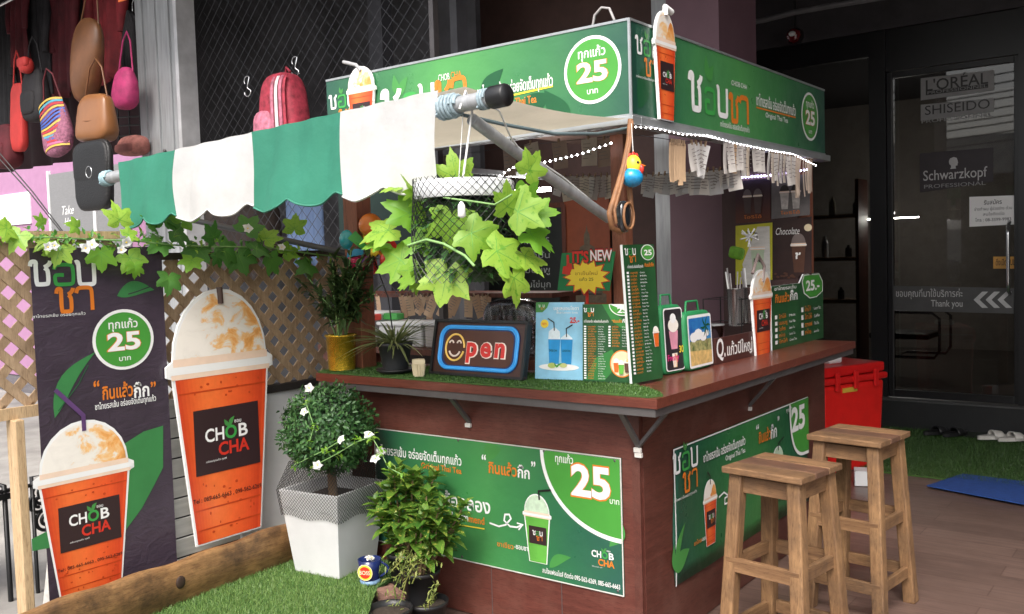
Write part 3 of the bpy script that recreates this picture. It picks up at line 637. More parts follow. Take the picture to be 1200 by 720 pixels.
# ================================================================== the stall
L0, L1 = -1.59, 2.05                                   # left end of the front side, far end of the right side
t = kiosk = thing('tea_kiosk', 'maroon corner tea stall with counter, posts and sign canopy', 'kiosk', (0,0,0))
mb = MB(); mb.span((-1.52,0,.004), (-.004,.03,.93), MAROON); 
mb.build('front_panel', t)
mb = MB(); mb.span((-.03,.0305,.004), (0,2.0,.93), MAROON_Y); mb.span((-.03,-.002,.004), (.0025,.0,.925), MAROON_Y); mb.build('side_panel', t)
mb = MB(); mb.span((-.36,-.0012,.004), (-.357,-.0002,.226), DARKALU)
mb.span((-.71,-.0012,.004), (-.707,-.0002,.226), DARKALU); mb.build('panel_joint', t)
mb = MB(); mb.span((-1.52,.031,.004), (-1.49,.4,.93), MAROON_Y); mb.build('end_panel', t)
mb = MB(); mb.prism((0,0,.965), X, Y, Z, [(L0,-.135),(.15,-.135),(.15,L1),(-.36,L1),(-.36,.34),(L0,.34)], .035, REDTOP); mb.build('counter_top', t, bevel=.004)
mb = MB(); mb.span((L0+.01,-.128,.935), (.14,-.10,.963), DARKALU); mb.span((.112,-.099,.935), (.14,L1-.01,.963), DARKALU); mb.span((L0+.01,-.099,.935), (L0+.04,.3,.963), DARKALU); mb.build('counter_frame', t)
for a, b in ((V(.004,-.008,.80), V(.125,-.008,.94)), (V(.004,-.008,.80), V(-.004+.0,-.115,.94)), (V(0,1.0,.80), V(.125,1.0,.94)), (V(-.8,0,.82), V(-.8,-.115,.94))):
    mb = MB(); mb.bar(a, b, .022, .012, DARKALU); br_ = mb.build('bracket', t); mb = MB(); a = a + (V(.004,-.001,-.018) if b.x < 0 and a.x > -.5 else V(0,0,0)); mb.span((a.x-.014, a.y-.014, a.z-.02), (a.x+.014, a.y-.003, a.z-.004), WHITEB); mb.build('foot_plate', br_)
for x, y, w, nm in ((-.312,.45,.064,'post'), (-.135,2.095,.078,'post'), (-1.50,.075,.09,'post')):
    mb = MB(); mb.span((x-w/2,y-w/2,1.0 if y < 2.05 else .004), (x+w/2,y+w/2,1.99), POSTR); mb.build('post', t, bevel=.003)
mb = MB(); mb.span((L0,.045,2.20), (-.055,L1,2.225), M('stall soffit', (.12,.075,.06), .7)); mb.build('roof_board', t)
for a, b in (((L0,-.012,1.958),(.012,.05,1.988)), ((-.05,.0505,1.958),(.012,2.10,1.988)), ((L0,.0505,1.958),(L0+.03,2.0,1.988))):
    mb = MB(); mb.span(a, b, ALU); mb.build('canopy_rail', t, bevel=.002)
mb = MB(); mb.span((-.56,1.98,1.0), (-.13,2.01,2.19), M('poster backing', (.06,.03,.028), .6)); mb.build('back_panel', t)
# ---- fascia signs
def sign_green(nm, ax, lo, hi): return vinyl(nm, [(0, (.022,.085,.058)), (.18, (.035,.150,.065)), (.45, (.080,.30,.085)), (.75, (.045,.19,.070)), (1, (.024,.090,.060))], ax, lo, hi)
t = thing('fascia_sign', 'long green sign facing the street above the front counter', 'sign', (L0, 0, 1.99))
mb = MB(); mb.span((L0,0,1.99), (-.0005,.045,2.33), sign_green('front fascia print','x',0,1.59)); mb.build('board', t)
mb = MB(); e = .006
for a, b in (((L0,-.003,2.324),(0,.0,2.333)), ((-.006,-.003,1.99),(.0,0,2.324)), ((L0,-.003,1.988),(-.006,0,1.996))): mb.span(a, b, ALU)
mb.build('edge_trim', t)
p = Print((L0,-.0005,1.99), X, (0,-1,0), t)
c = p.uv(694,82); p.part('price_badge'); p.badge(c[0], c[1], .123)
p.part('lettering'); p.tpx('ชาไทยรสเข้ม อร่อยจัดเต็มทุกแก้ว', (560,118), (648,97), 12, WHITE, 2, .014); p.line([p.uv(561,121), p.uv(648,101)], .007, YELLOW, 1.4)
p.tpx('Original', (563,136), (601,126), 9, WHITE, 2, .01); p.tpx('Thai Tea', (604,125), (629,119), 9, ORANGE, 2, .01); p.part('lettering'); p.tpx('CHOB', (514,96), (527,93), 8, WHITE, 2, 0); p.tpx('CHA', (528.5,93), (541,90), 8, ORANGE, 2, 0)
a, b = p.uv(449,160), p.uv(546,134); hh = .155
p.part('lettering')
for ch, x0, x1, m in (('ช',449,471,WHITE),('อ',474,490,LOGOG),('บ',492,510,WHITE),('ชา',512,546,ORANGE)):
    u0 = p.uv(x0, 140)[0]; u1 = p.uv(x1, 140)[0]
    for j, g in enumerate(ch): p.letter(g, u0+(u1-u0)*.55*j, .085, (u1-u0)/(1 if len(ch) == 1 else 1.9), hh*(.8 if g == 'อ' else 1), m, 2, .2)
p.part('leaf_motif'); c = p.uv(470,112); p.leaf(c[0], c[1], .10, .022, 1.95, GREEN2); p.leaf(c[0], c[1], .085, .02, 1.05, GREEN2); p.part('leaf_motif'); p.leaf(c[0]+.45, c[1]-.1, .17, .04, .9, DGREEN); c = p.uv(560,160); p.part('leaf_motif'); p.leaf(c[0]+.2, .02, .2, .045, .5, DGREEN); p.part('leaf_motif'); p.leaf(c[0]+.45, .03, .16, .04, 2.4, DGREEN)
p.part('logo'); c = p.uv(385,138); p.thai(.018, .12, .17)
p.done()
t2 = thing('fascia_sign', 'long green sign above the side counter on the right', 'sign', (0, 0, 1.99))
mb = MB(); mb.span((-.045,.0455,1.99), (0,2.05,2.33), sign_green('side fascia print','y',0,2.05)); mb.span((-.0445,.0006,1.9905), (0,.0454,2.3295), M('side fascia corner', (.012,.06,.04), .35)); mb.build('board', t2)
mb = MB()
for a, b in (((0,.0,2.324),(.003,2.05,2.333)), ((0,.0,1.996),(.003,.006,2.324)), ((0,0,1.988),(.003,2.05,1.996))): mb.span(a, b, ALU)
mb.build('edge_trim', t2)
p = Print((.0005,0,1.99), Y, X, t2)
c = p.uv(949,137); p.part('price_badge'); p.badge(c[0], c[1], .122)
p.part('lettering'); p.tpx('ชาไทยรสเข้ม อร่อยจัดเต็มทุกแก้ว', (886,123), (932,136), 12, WHITE, 2, .014); p.line([p.uv(886,126), p.uv(932,138)], .007, ORANGE, 2)
p.tpx('Original Thai Tea', (897,138), (923,144), 6, WHITE, 2, .006); p.part('lettering'); p.tpx('CHOB CHA', (857,100), (875,105), 6, WHITE, 2, 0); p.part('lettering'); p.tpx('ชาไทยรสเข้ม อร่อยจัดเต็มทุกแก้ว', (844,149), (878,155), 6, WHITE, 2, .006)
p.part('lettering')
for ch, x0, x1, yy, hp, m in (('ช',808,823,126,40,WHITE),('อ',826,838,131,27,LOGOG),('บ',840,853,134,32,WHITE),('ชา',855,876,141,30,ORANGE)):
    a, b = p.uv(x0, yy), p.uv(x1, yy+4)
    for j, g in enumerate(ch): p.letter(g, a[0]+(b[0]-a[0])*.56*j, a[1], (b[0]-a[0])/(1 if len(ch) == 1 else 1.95), hp/ppm(p.P(a[0], a[1], 0)), m, 2, .2)
p.part('leaf_motif'); c = p.uv(832,96); p.leaf(c[0], c[1], .11, .022, 1.9, GREEN2); p.leaf(c[0], c[1], .08, .02, 1.1, GREEN2); p.part('leaf_motif'); p.leaf(.05, .03, .24, .05, .8, DGREEN); p.part('leaf_motif'); p.leaf(.28, .02, .2, .05, 1.9, DGREEN)
p.part('logo'); p.thai(.04, .14, .17); p.done()
# cut-out cups standing proud of the fascia signs
def cutout(name, label, O, u, n, cx, y, w, h, thick, straw=None, **kw):
    t = thing(name, label, 'cut-out sign', Vector(O)+Vector(u)*cx)
    p = Print(O, u, n, t); mb = MB(); mb.prism(p.P(0,0,0)-p.n*thick, p.u, p.v, p.n, p.cup_outline(cx, y-h*.006, w*1.04, h*1.012), thick, WHITE); mb.build('panel', t)
    p.part('drink_picture'); p.cup(cx, y, w, h, edge=False, **kw); p.done()
    if straw:
        mb = MB(); mb.tube([p.P(a, b, 2) for a, b in straw[0]], straw[1], straw[2], 8); mb.build('straw', t)
    return p
q = Print((L0,-.02,1.99), X, (0,-1,0), None); a, b = q.uv(424,147), q.uv(424,73); w = q.uv(440,100)[0]-q.uv(406,100)[0]
cutout('cup_sign', 'iced tea cup cut-out on the front fascia sign', (L0,-.02,1.99), X, (0,-1,0), a[0], .03, w*.95, .335, .012, ([(a[0]+.01,.345),(a[0]-.02,.375),(a[0]-.10,.40)], .008, M('clear grey straw', (.35,.35,.36), .3)))
q = Print((.02,0,1.99), Y, X, None); a = q.uv(781,100); w = q.uv(793,90)[0]-q.uv(769,90)[0]
cutout('cup_sign', 'iced tea cup cut-out on the side fascia sign near the corner', (.02,0,1.99), Y, X, a[0], .005, w, .40, .012, ([(a[0]+.0,.39),(a[0],.42),(a[0]+.05,.41)], .012, WHITE))
# ---- front banner and side poster
t = thing('promo_board', 'green price board on the maroon front panel behind the plants', 'board', (-1.36, -.003, .23))
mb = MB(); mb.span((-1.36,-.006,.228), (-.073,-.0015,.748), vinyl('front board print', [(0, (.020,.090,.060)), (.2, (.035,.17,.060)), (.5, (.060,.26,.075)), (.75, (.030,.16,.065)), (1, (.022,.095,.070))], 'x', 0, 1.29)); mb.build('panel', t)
mb = MB()
for a, b in (((-1.36,-.008,.744),(-.073,-.006,.748)), ((-1.36,-.008,.228),(-.073,-.006,.232)), ((-.077,-.008,.232),(-.073,-.006,.744)), ((-1.36,-.008,.232),(-1.356,-.006,.744))): mb.span(a, b, WHITEB)
mb.build('edge_trim', t)
for x, z in ((-1.33,.735),(-.86,.738),(-.42,.738),(-.10,.735),(-.10,.245),(-.86,.243)):
    mb = MB(); mb.lathe((x,-.0062,z), [(.0055,0),(.005,.0018),(.0,.002)], DARKALU, 10, axis=(0,-1,0)); mb.build('screw', t)
p = Print((-1.36,-.0062,.228), X, (0,-1,0), t); W, H = 1.287, .52
p.part('price_badge'); cx, cy, rr, ry = W-.006, H-.006, .36, .315
arc = [(cx-rr*math.cos(a), cy-ry*math.sin(a)) for a in [math.pi/2*k/20 for k in range(21)]]
p.poly([(cx,cy)]+arc, WHITE, 1); p.poly([(cx,cy)]+[(cx-(cx-x)*.955, cy-(cy-y)*.945) for x, y in arc], GREEN, 2)
p.tpx('ทุกแก้ว', (651,540), (672,545), 9, WHITE, 3); p.tpx('25', (669,578), (717,588), 38, ORANGE, 3, .05); p.tpx('25', (670,577), (716,587), 36, WHITE, 4, .035); p.tpx('บาท', (715,590), (726,592), 7, WHITE, 3, .006)
p.part('lettering'); p.tpx('ชาไทยรสเข้ม อร่อยจัดเต็มทุกแก้ว', (440,533), (541,544), 10, WHITE, 2, .012); p.tpx('Original Thai Tea', (494,549), (541,555), 7, ORANGE, 2, .012)
p.part('lettering'); p.tpx('“', (565,548), (570,549), 16, WHITE, 2, .02); p.tpx('กินแล้ว', (573,554), (606,559), 13, ORANGE, 2, .022); p.tpx('กี๊ก', (607,559), (621,562), 13, WHITE, 2, .02); p.tpx('”', (623,556), (628,557), 16, WHITE, 2, .02)
p.part('lettering'); p.tpx('ต้องลอง', (519,592), (575,603), 16, WHITE, 2, .018); p.tpx('Recom', (528,607), (549,611), 9, WHITE, 2, .012); p.tpx('mend', (549.5,611), (568,616), 9, ORANGE, 2, .014); p.line([p.uv(538,615), p.uv(568,620)], .005, YELLOW, 2)
p.part('lettering'); p.tpx('ชาเขียว', (583,640), (602,644), 6, ORANGE, 2, .006); p.tpx('-ชอบชา', (603,643), (619,646), 6, WHITE, 2, .01); p.part('lettering'); p.tpx('สนใจแฟรนไชส์ ติดต่อ 095-562-6269, 085-665-6663', (636,672), (727,690), 5.5, WHITE, 2, .008)
p.part('arrow'); pts = [(574,613),(585,617),(593,615),(599,608),(597,603),(592,603),(591,610),(598,617),(606,618),(613,615)]; p.line([p.uv(*q) for q in pts], .007, WHITE, 2); p.line([p.uv(606,613), p.uv(613,615), p.uv(608,621)], .006, WHITE, 2.4)
p.part('drink_picture'); a, b = p.uv(631,659), p.uv(631,580); w = p.uv(648,606)[0]-p.uv(616,606)[0]; p.cup(a[0], a[1], w, b[1]-a[1], body=MATCHA, L=2, mark='thai', straw=(.12,.55,.04,INK), dome=M('green froth print', (.55,.70,.52), .4, var=.2, scale=40))
p.part('logo'); c = p.uv(694,670); w = p.uv(721,670)[0]-c[0]; p.latin(c[0], c[1]+.03, w, 2, ORANGE)
p.part('leaf_motif'); c = p.uv(729,605); p.leaf(c[0]-.005, c[1]-.01, .11, .03, 2.9, GREEN2, .4); p.leaf(c[0]-.01, c[1]-.015, .12, .03, 4.3, GREEN2, .4); c = p.uv(567,535); p.part('leaf_motif'); p.leaf(c[0], c[1], .10, .035, .4, GREEN2, .8); p.part('leaf_motif'); p.leaf(.95, .05, .12, .02, .5, GREEN2, .8)
p.done()
t = thing('promo_board', 'green vinyl poster on the side panel behind the stools', 'board', (0, .245, .2))
mb = MB(); mb.grid(lambda a, b: V(.004+.004*math.sin(a*9)*(1-b)**2, .25+1.47*a-.012*math.sin(b*5), .205+.537*b), 30, 8, vinyl('side poster print', [(0, (.014,.070,.045)), (.25, (.022,.125,.045)), (.55, (.040,.19,.050)), (.8, (.022,.12,.045)), (1, (.016,.085,.045))], 'y', 0, 1.48)); mb.build('panel', t, solid=.002)
p = Print((.0095,.25,.205), Y, X, t); p.gap = .0008
p.part('edge_trim'); p.line([(-.002,0),(.006,.2),(.0,.537)], .009, WHITE, 0); p.line([(0,.534),(1.468,.534)], .006, WHITE, 0)
p.part('price_badge'); cx, cy, rr, ry = 1.468, .534, .26, .285; arc = [(cx-rr*math.cos(a)**.6, cy-ry*math.sin(a)**.8) for a in [math.pi/2*k/20 for k in range(21)]]
p.poly([(cx,cy)]+arc, WHITE, 1); p.poly([(cx,cy)]+[(cx-(cx-x)*.94, cy-(cy-y)*.945) for x, y in arc], GREEN, 2); p.tpx('25', (927,506), (943,500), 28, WHITE, 3, .035); p.tpx('ทุกแก้ว', (921,484), (928,481), 5, WHITE, 3, .006)
p.part('logo'); a = p.uv(789,590); b = p.uv(813,533); p.thai(a[0]+.005, a[1]-.0, b[1]-a[1]+.06)
p.part('lettering'); p.tpx('ชาไทยรสเข้ม อร่อยจัดเต็มทุกแก้ว', (824,543), (873,520), 10, WHITE, 2, .014); p.tpx('Original Thai Tea', (850,540), (873,530), 6, WHITE, 2, .008)
p.part('lettering'); p.tpx('“', (886,512), (889,511), 14, WHITE, 2, .02); p.tpx('กินแล้ว', (889,520), (903,514), 13, ORANGE, 2, .022); p.tpx('กี๊ก', (903,515), (910,511), 14, WHITE, 2, .022); p.tpx('”', (911,502), (913,501), 14, WHITE, 2, .02)
p.part('lettering'); p.tpx('ต้องลอง', (868,566), (882,560), 10, WHITE, 2, .015); p.part('lettering'); p.tpx('ชาไทย', (813,640), (822,635), 5, ORANGE, 2, .008); p.tpx('-ชอบชา', (822,635), (830,630), 5, WHITE, 2, .008)
p.part('arrow'); pts = [(842,583),(848,577),(853,581),(853,589),(849,591),(849,584),(855,580),(862,582)]; p.line([p.uv(*q) for q in pts], .007, WHITE, 2)
p.part('drink_picture'); a, b = p.uv(834,637), p.uv(830,563); w = p.uv(840,590)[0]-p.uv(824,590)[0]; p.cup((a[0]+b[0])/2, a[1], w, b[1]-a[1], L=2, mark='thai', straw=(0,-.2,.08,INK))
a, b = p.uv(912,585), p.uv(912,523); w = p.uv(919,540)[0]-p.uv(905,540)[0]; p.part('drink_picture'); p.cup(a[0], a[1], w, b[1]-a[1], body=MATCHA, L=2, mark='thai', straw=(0,.5,.08,INK), dome=M('pale green froth print', (.5,.65,.48), .4))
p.part('leaf_motif'); c = p.uv(793,672); p.leaf(c[0], c[1], .2, .02, 1.15, GREEN2); p.leaf(c[0], c[1]+.0, .12, .016, 1.7, GREEN2); p.leaf(c[0]+.0, c[1]+.0, .13, .035, .55, GREEN2)
p.done()

# ================================================================== bar stools
t = thing('bar_stool', 'near wooden bar stool in front of the green side poster', 'stool', (.43,.27,0), 'rough wooden bar stools')
SH = .70; tx, ty, bx, by = .112, .108, .150, .155           # half spread of the legs at the top and at the floor
STOOLR = wood('reddish worn plank', (.10, .045, .026), (.20, .10, .058), 'x', rough=.6, dirt=(.06, .038, .027))
mb = MB()
for k in range(3): mb.box((-.001+.0, -.101+k*.101, SH+.014), (.312, .0985, .024 - .001*(k%2)), [STOOLX, STOOLR, STOOLX][k])
mb.v = [q + t.location for q in mb.v]; mb.build('seat', t, bevel=.004)
def lp(sx, sy, z): f = 1-z/SH; return V(sx*(tx+(bx-tx)*f), sy*(ty+(by-ty)*f), z) + t.location
for sx, sy in ((-1,-1),(1,-1),(-1,1),(1,1)):
    mb = MB(); a, b = lp(sx, sy, 0), lp(sx, sy, SH); mb.bar(a, b, .051, .049, STOOLW, up=Y); mb.build('leg', t, bevel=.006)
for z, hh, off in ((.662,.058,0),(.375,.050,.0),(.135,.048,.0)):
    for sy in (-1, 1):
        mb = MB(); a, b = lp(-1, sy, z), lp(1, sy, z); o = V(0, sy*(.014 if z < .6 else -.004), 0); e = V(.0235,0,0)*(1 if z > .6 else -.6)
        mb.bar(a+o+e, b+o-e, .020, hh, STOOLX); mb.build('rail', t, bevel=.002)
    for sx in (-1, 1):
        mb = MB(); a, b = lp(sx, -1, z), lp(sx, 1, z); mb.bar(a+V(0,.0235,0), b-V(0,.0235,0), .020, hh-.004, STOOLY); mb.build('rail', t, bevel=.002)
t.rotation_euler.z = R(-8)
s2 = copy_tree(t, (.485,.98,0), 'far wooden bar stool standing before the red cooler'); s2.rotation_euler.z = R(-7)

# ================================================================== lattice fence, banner and big cup on the left
FX = -1.90
t = thing('lattice_fence', 'brown diamond lattice fence panel behind the large cup cut-out', 'fence', (FX, -.8, .14))
mb = MB(); lattice(mb, V(FX,-.86,.93), Y, Z, X, 1.30, .60, .105, .034, .007, LATT); mb.build('lattice', t)
for a, b in (((FX-.03,-.88,1.53),(FX+.034,.46,1.56)),):
    mb = MB(); mb.span(a, b, wood('dark rail', (.03,.022,.018), (.06,.042,.03), 'y')); mb.build('top_rail', t)
mb = MB(); mb.span((FX-.03,-.36,.895), (FX+.04,.46,.93), M('black cap rail', (.025,.022,.02), .6)); mb.build('cap_rail', t)
mb = MB(); mb.span((FX-.02,-.36,.13), (FX+.02,.46,.894), WHITEP); mb.build('white_panel', t)
mb = MB()
for k in range(9): mb.box((FX+.008, -.64, .20+k*.087), (.012, .555, .080), WHITEB, Matrix.Rotation(R(9), 3, 'Y'))
mb.span((FX-.03,-.92,.13), (FX-.005,-.362,.93), M('shaded backing', (.05,.045,.04), .8)); mb.build('siding', t)
mb = MB(); mb.span((FX-.02,-.362,.14), (FX+.03,-.30,.20), PINE); mb.span((FX+.021,-.92,.14), (FX+.03,-.362,.19), wood('tan plinth', (.40,.26,.14), (.55,.40,.25), 'y')); mb.build('plinth', t)
t = thing('lattice_fence', 'pale lattice fence panel on a pine post at the left frame edge', 'fence', (FX, -1.3, .14))
mb = MB(); lattice(mb, V(FX,-1.95,1.0), Y, Z, X, 1.06, .62, .105, .034, .007, LATT); mb.build('lattice', t)
for a, b in (((FX-.03,-1.97,1.62),(FX+.034,-.885,1.65)), ((FX+.016,-1.97,.955),(FX+.036,-1.2,.998))):
    mb = MB(); mb.span(a, b, PINE); mb.build('rail', t)
a, b = at(14,490,'x',FX+.02), at(30,722,'x',FX+.02)
mb = MB(); mb.bar(V(FX+.036,(a.y+b.y)/2,.138), V(FX+.036,(a.y+b.y)/2,.955), .035, .072, PINE, up=X); mb.build('post', t, bevel=.004)
mb = MB(); c = at(50,640,'x',FX-.12); mb.bar(V(FX-.02,-1.22,.14), V(FX-.05,-1.16,.42), .02, .12, WHITEB, up=X); mb.build('stake', t)
t = thing('wrought_iron_chair', 'black wrought iron chair with curled arms behind the banner edge', 'chair', (-2.5,-1.55,.138))
def curl(mb, c, r0, turns, a0, ax1, ax2, rad=.008):
    mb.tube([c + ax1*math.cos(a0+k*.3)*r0*(1-.72*k/(turns*21)) + ax2*math.sin(a0+k*.3)*r0*(1-.72*k/(turns*21)) for k in range(int(turns*21))], rad, BLACKM, 6)
mb = MB()
for px, py, rr in ((52,578,.055),(55,610,.05),(46,590,.045)): curl(mb, at(px, py, 'x', -2.3), rr, 1.5, 2, Y, Z)
q = at(52,578,'x',-2.3); mb.tube([V(-2.3,q.y-.05,.138), V(-2.3,q.y-.05,q.z+.08), V(-2.3,q.y+.06,q.z+.08), V(-2.3,q.y+.06,.138)], .009, BLACKM, 6); mb.tube([V(-2.3,-1.6,.60), V(-2.3,q.y+.06,.60)], .009, BLACKM, 6)
for y in (-1.6,-1.2): mb.tube([V(-2.3,y,.138), V(-2.3,y,.62), V(-2.75,y,.62), V(-2.75,y,.138)], .011, BLACKM, 6); mb.tube([V(-2.75,y,.62), V(-2.82,y,1.0)], .011, BLACKM, 6)
mb.tube([V(-2.82,-1.6,1.0), V(-2.82,-1.2,1.0)], .011, BLACKM, 6); mb.build('frame', t)
mb = MB(); mb.span((-2.76,-1.62,.565), (-2.29,-1.18,.59), BLACKM); mb.build('seat', t)

BX = -1.82
A = at(33,290,'x',BX); B = at(190,290,'x',BX); y0, y1, z0, z1 = A.y+.003, B.y-.005, .235, 1.585
t = thing('roll_banner', 'tall purple vinyl banner with an iced tea picture on the lattice', 'banner', (BX, y0, z0))
def wav(a, b): return V(BX + .006*math.sin(a*7+b*2) , y0+(y1-y0)*a + .004*math.sin(b*11), z0+(z1-z0)*b)
m = PURPLE; tt = m.node_tree; bump(tt, tt.nodes['Principled BSDF'], noise(tt, coords(tt, (1,1.4,2.6)), 7, 5, .65, 1.5), .28, .02)
mb = MB(); mb.span((BX-.001,y0,z0), (BX+.001,y1,z1), PURPLE); mb.build('sheet', t)
p = Print((BX+.0012,y0,z0), Y, X, t); W, H = y1-y0, z1-z0
p.part('leaf_motif'); q = [p.uv(*c) for c in ((40,640),(74,620),(104,590),(130,560),(152,530),(192,497),(193,545),(170,580),(145,610),(110,650),(80,690))]
GR3 = M('deep leaf green ink', (.045,.21,.065), .35, var=.08)
a = p.uv(34,640); p.poly([p.uv(*c) for c in ((37,632),(70,615),(100,590),(100,625),(70,640),(38,646))], GR3)
p.part('leaf_motif'); p.poly([p.uv(*c) for c in ((146,520),(168,506),(191,499),(191,548),(182,566),(166,596),(146,623))], GR3, 1)
p.part('leaf_motif'); a, b = p.uv(137,347), p.uv(181,342); p.leaf(a[0], a[1], b[0]-a[0], .030, .10, GR3); p.line([p.uv(150,345), p.uv(160,342), p.uv(176,336)], .004, PURPLE, 2)
p.part('leaf_motif'); a, b = p.uv(64,490), p.uv(111,414); p.leaf(a[0], a[1], math.hypot(b[0]-a[0], b[1]-a[1])*1.02, .030, math.atan2(b[1]-a[1], b[0]-a[0]), GR3); p.line([p.uv(68,482), p.uv(92,450), p.uv(103,428)], .004, M('leaf vein', (.02,.10,.04), .4), 2)
p.part('logo')
for ch, x0, x1, yy, hp, mm in (('ช',36,62,334,27,WHITE),('อ',63,88,334,23,LOGOG),('บ',89,113,334,27,WHITE),('ชา',67,108,366,27,ORANGE)):
    a, b = p.uv(x0, yy), p.uv(x1, yy)
    for j, g in enumerate(ch): p.letter(g, a[0]+(b[0]-a[0])*.56*j, a[1], (b[0]-a[0])/(1 if len(ch) == 1 else 1.95), hp/ppm(p.P(*a, 0)), mm, 2, .19)
p.tpx('ชาไทยรสเข้ม อร่อยทุกแก้ว', (38,372), (100,370), 3.5, WHITE, 2, 0)
p.part('price_badge'); c = p.uv(145,398); r = (p.uv(181,398)[0]-p.uv(109,398)[0])/2; p.badge(c[0], c[1], r, 1, (p.uv(145,362)[1]-p.uv(145,433)[1])/2)
p.part('lettering'); p.tpx('“', (110,464), (117,464), 18, ORANGE, 2, .02); p.tpx('กินแล้ว', (120,466), (156,466), 15, ORANGE, 2, .025); p.tpx('กี๊ก', (157,465), (175,465), 15, WHITE, 2, .025); p.tpx('”', (177,463), (183,463), 16, ORANGE, 2, .02)
p.part('lettering'); p.tpx('ชาไทยรสเข้ม อร่อยจัดเต็มทุกแก้ว', (111,475), (183,475), 7, WHITE, 2, .012)
p.part('drink_picture'); a = p.uv(103,712); b = p.uv(97,494); L = p.uv(40,545)[0]; Rr = p.uv(154,540)[0]; w = Rr-L; hc = b[1]-a[1]
p.cup((L+Rr)/2, .012, w, b[1]-.012, L=2, tel=True, dome=froth_m('banner froth print', (.87,.82,.75), (.82,.38,.11), 'Y', (L+Rr)/2, w))
VIO = M('violet straw ink', (.11,.05,.16), .4); p.part('straw_picture'); p.line([p.uv(98,505), p.uv(97,487), p.uv(64,457)], .017, VIO, 6)
p.done()
# big cup cut-out leaning on the fence
CX = -1.80; q = Print((CX,0,0), Y, X, None)
l, r = q.uv(195,412), q.uv(315,402); bl, br = q.uv(240,640), q.uv(311,612); top = q.uv(255,340)
p = cutout('cup_cutout', 'giant iced tea cup cut-out board leaning on the lattice fence', (CX,0,0), Y, X, (l[0]+r[0])/2+.005, (bl[1]+br[1])/2-.0, r[0]-l[0], top[1]-(bl[1]+br[1])/2, .012,
    ([((l[0]+r[0])/2+.01, top[1]-.06), ((l[0]+r[0])/2+.008, top[1]+.012)], .014, M('brown straw', (.09,.055,.045), .5)), tel=True, dome=froth_m('big cup froth print', (.87,.82,.75), (.82,.38,.11), 'Y', 0, r[0]-l[0]))

# log edging and turf
mb = MB(); turfmesh(mb, TURF, .151, 60000, .020, BLADE); mb.prism((0,0,.1385), X, Y, Z, TURF, .012, TURF_B)
o = mb.build('artificial_turf', base=(-1.3,-.6,.14)); tag(o, 'bright green artificial turf laid in front of the white planter', 'turf'); o['kind'] = 'stuff'
mb = MB(); a, b = V(-1.66,-.085,0), V(-1.66,-1.55,0)
def lg(s, e):
    y = -.07-1.5*s; top = .325 + .006*math.sin(s*9) + .004*math.sin(s*31+1); xf = -1.668 + .012*math.sin(s*7+e*2) + .10*s
    if e < .25: return V(xf-.055, y, .151+(top-.165)*e*4)
    if e < .5: return V(xf-.055+.045*(e-.25)*4, y, top-.012+.012*math.sin((e-.25)*4*math.pi))
    return V(xf-.01+.018*math.sin((e-.5)*2*math.pi), y, top-(top-.151)*(e-.5)*2)
mb.grid(lg, 60, 16, LOGW); one(mb, 'log', 'half round timber log lying along the turf edge by the planter', 'log', (-1.66,-.8,.15))
mb = MB(); c = lg(.52,.72); mb.ball(c+V(.004,0,0), .022, M('log knot', (.035,.017,.010), .7), 12, (.3,1,1.2)); kn = mb.mats[0]; lgo = [x for x in COL.objects if x.name == 'log'][0]; mb.build('knot', lgo); mb = MB(); c = lg(.9,.70); mb.ball(c, .03, kn, 12, (.25,1.3,.8)); mb.build('knot', lgo)

# ================================================================== awning
PA, PB = at(590,112,'y',-.80), at(122,210,'y',-.80)
t = thing('awning_support', 'grey pipe frame with roped black capped end holding the awning', 'awning frame', PA)
mb = MB(); mb.tube([PA+(PB-PA)*.02, PB], .024, GREYSTEEL, 14); mb.build('front_pipe', t)
d = (PB-PA).normalized()
mb = MB(); mb.lathe(PA-d*.015, [(.001,-.002),(.030,0),(.033,.006),(.033,.055),(.031,.06)], BLACK, 18, axis=d); mb.build('end_cap', t)
def wrap(mb, c, r, n, pitch, rad, m):
    x, y, z = frame(d); mb.tube([c + (x*math.cos(k*.5)+y*math.sin(k*.5))*r + z*(pitch*k*.5/6.283) for k in range(int(n*12.6))], rad, m, 6)
mb = MB(); wrap(mb, PA+d*.055, .027, 3, .010, .0045, ROPE); mb.build('rope_wrap', t)
mb = MB(); wrap(mb, PA+d*.165, .028, 7, .011, .0055, ROPE); wrap(mb, PA+d*.18, .034, 4, .014, .005, ROPE); mb.build('rope_wrap', t)
mb = MB(); wrap(mb, PB-d*.05, .028, 4, .012, .006, M('pale blue tape', (.30,.45,.50), .6)); mb.build('rope_wrap', t)
SA, SB = at(553,140,'y',-.76), at(713,256,'y',.02)
mb = MB(); mb.tube([SA, SA+(SB-SA)*.5-Z*.004, SB], .019, GREYSTEEL, 14); mb.build('strut', t)
a = at(375,300,'y',.05); SC = at(240,262,'y',-.3)
mb = MB(); mb.tube([at(225,258,'y',-.25), at(420,300,'y',.10)], .014, M('dark pipe', (.08,.08,.085), .5), 10); mb.build('strut', t)
mb = MB(); mb.tube([at(x, y, 'y', yy) for x, y, yy in ((530,132,-.80),(590,146,-.62),(650,157,-.42),(700,157,-.2),(738,150,-.03))], .006, M('blue grey cable', (.10,.14,.15), .6), 8); mb.build('tie_cable', t)
mb = MB(); mb.tube([at(x, y, 'y', yy) for x, y, yy in ((566,120,-.80),(585,130,-.74),(598,160,-.62),(607,173,-.55),(630,188,-.42),(660,208,-.26),(690,233,-.1),(698,243,-.07))], .003, WROPE, 6); mb.build('tie_string', t)
GREENC = cloth('green awning cloth', (.042,.25,.165), .3); WHITEC = cloth('white awning cloth', (.82,.82,.82), .5); BEIGEC = cloth('beige canopy cloth', (.62,.56,.46), .35)
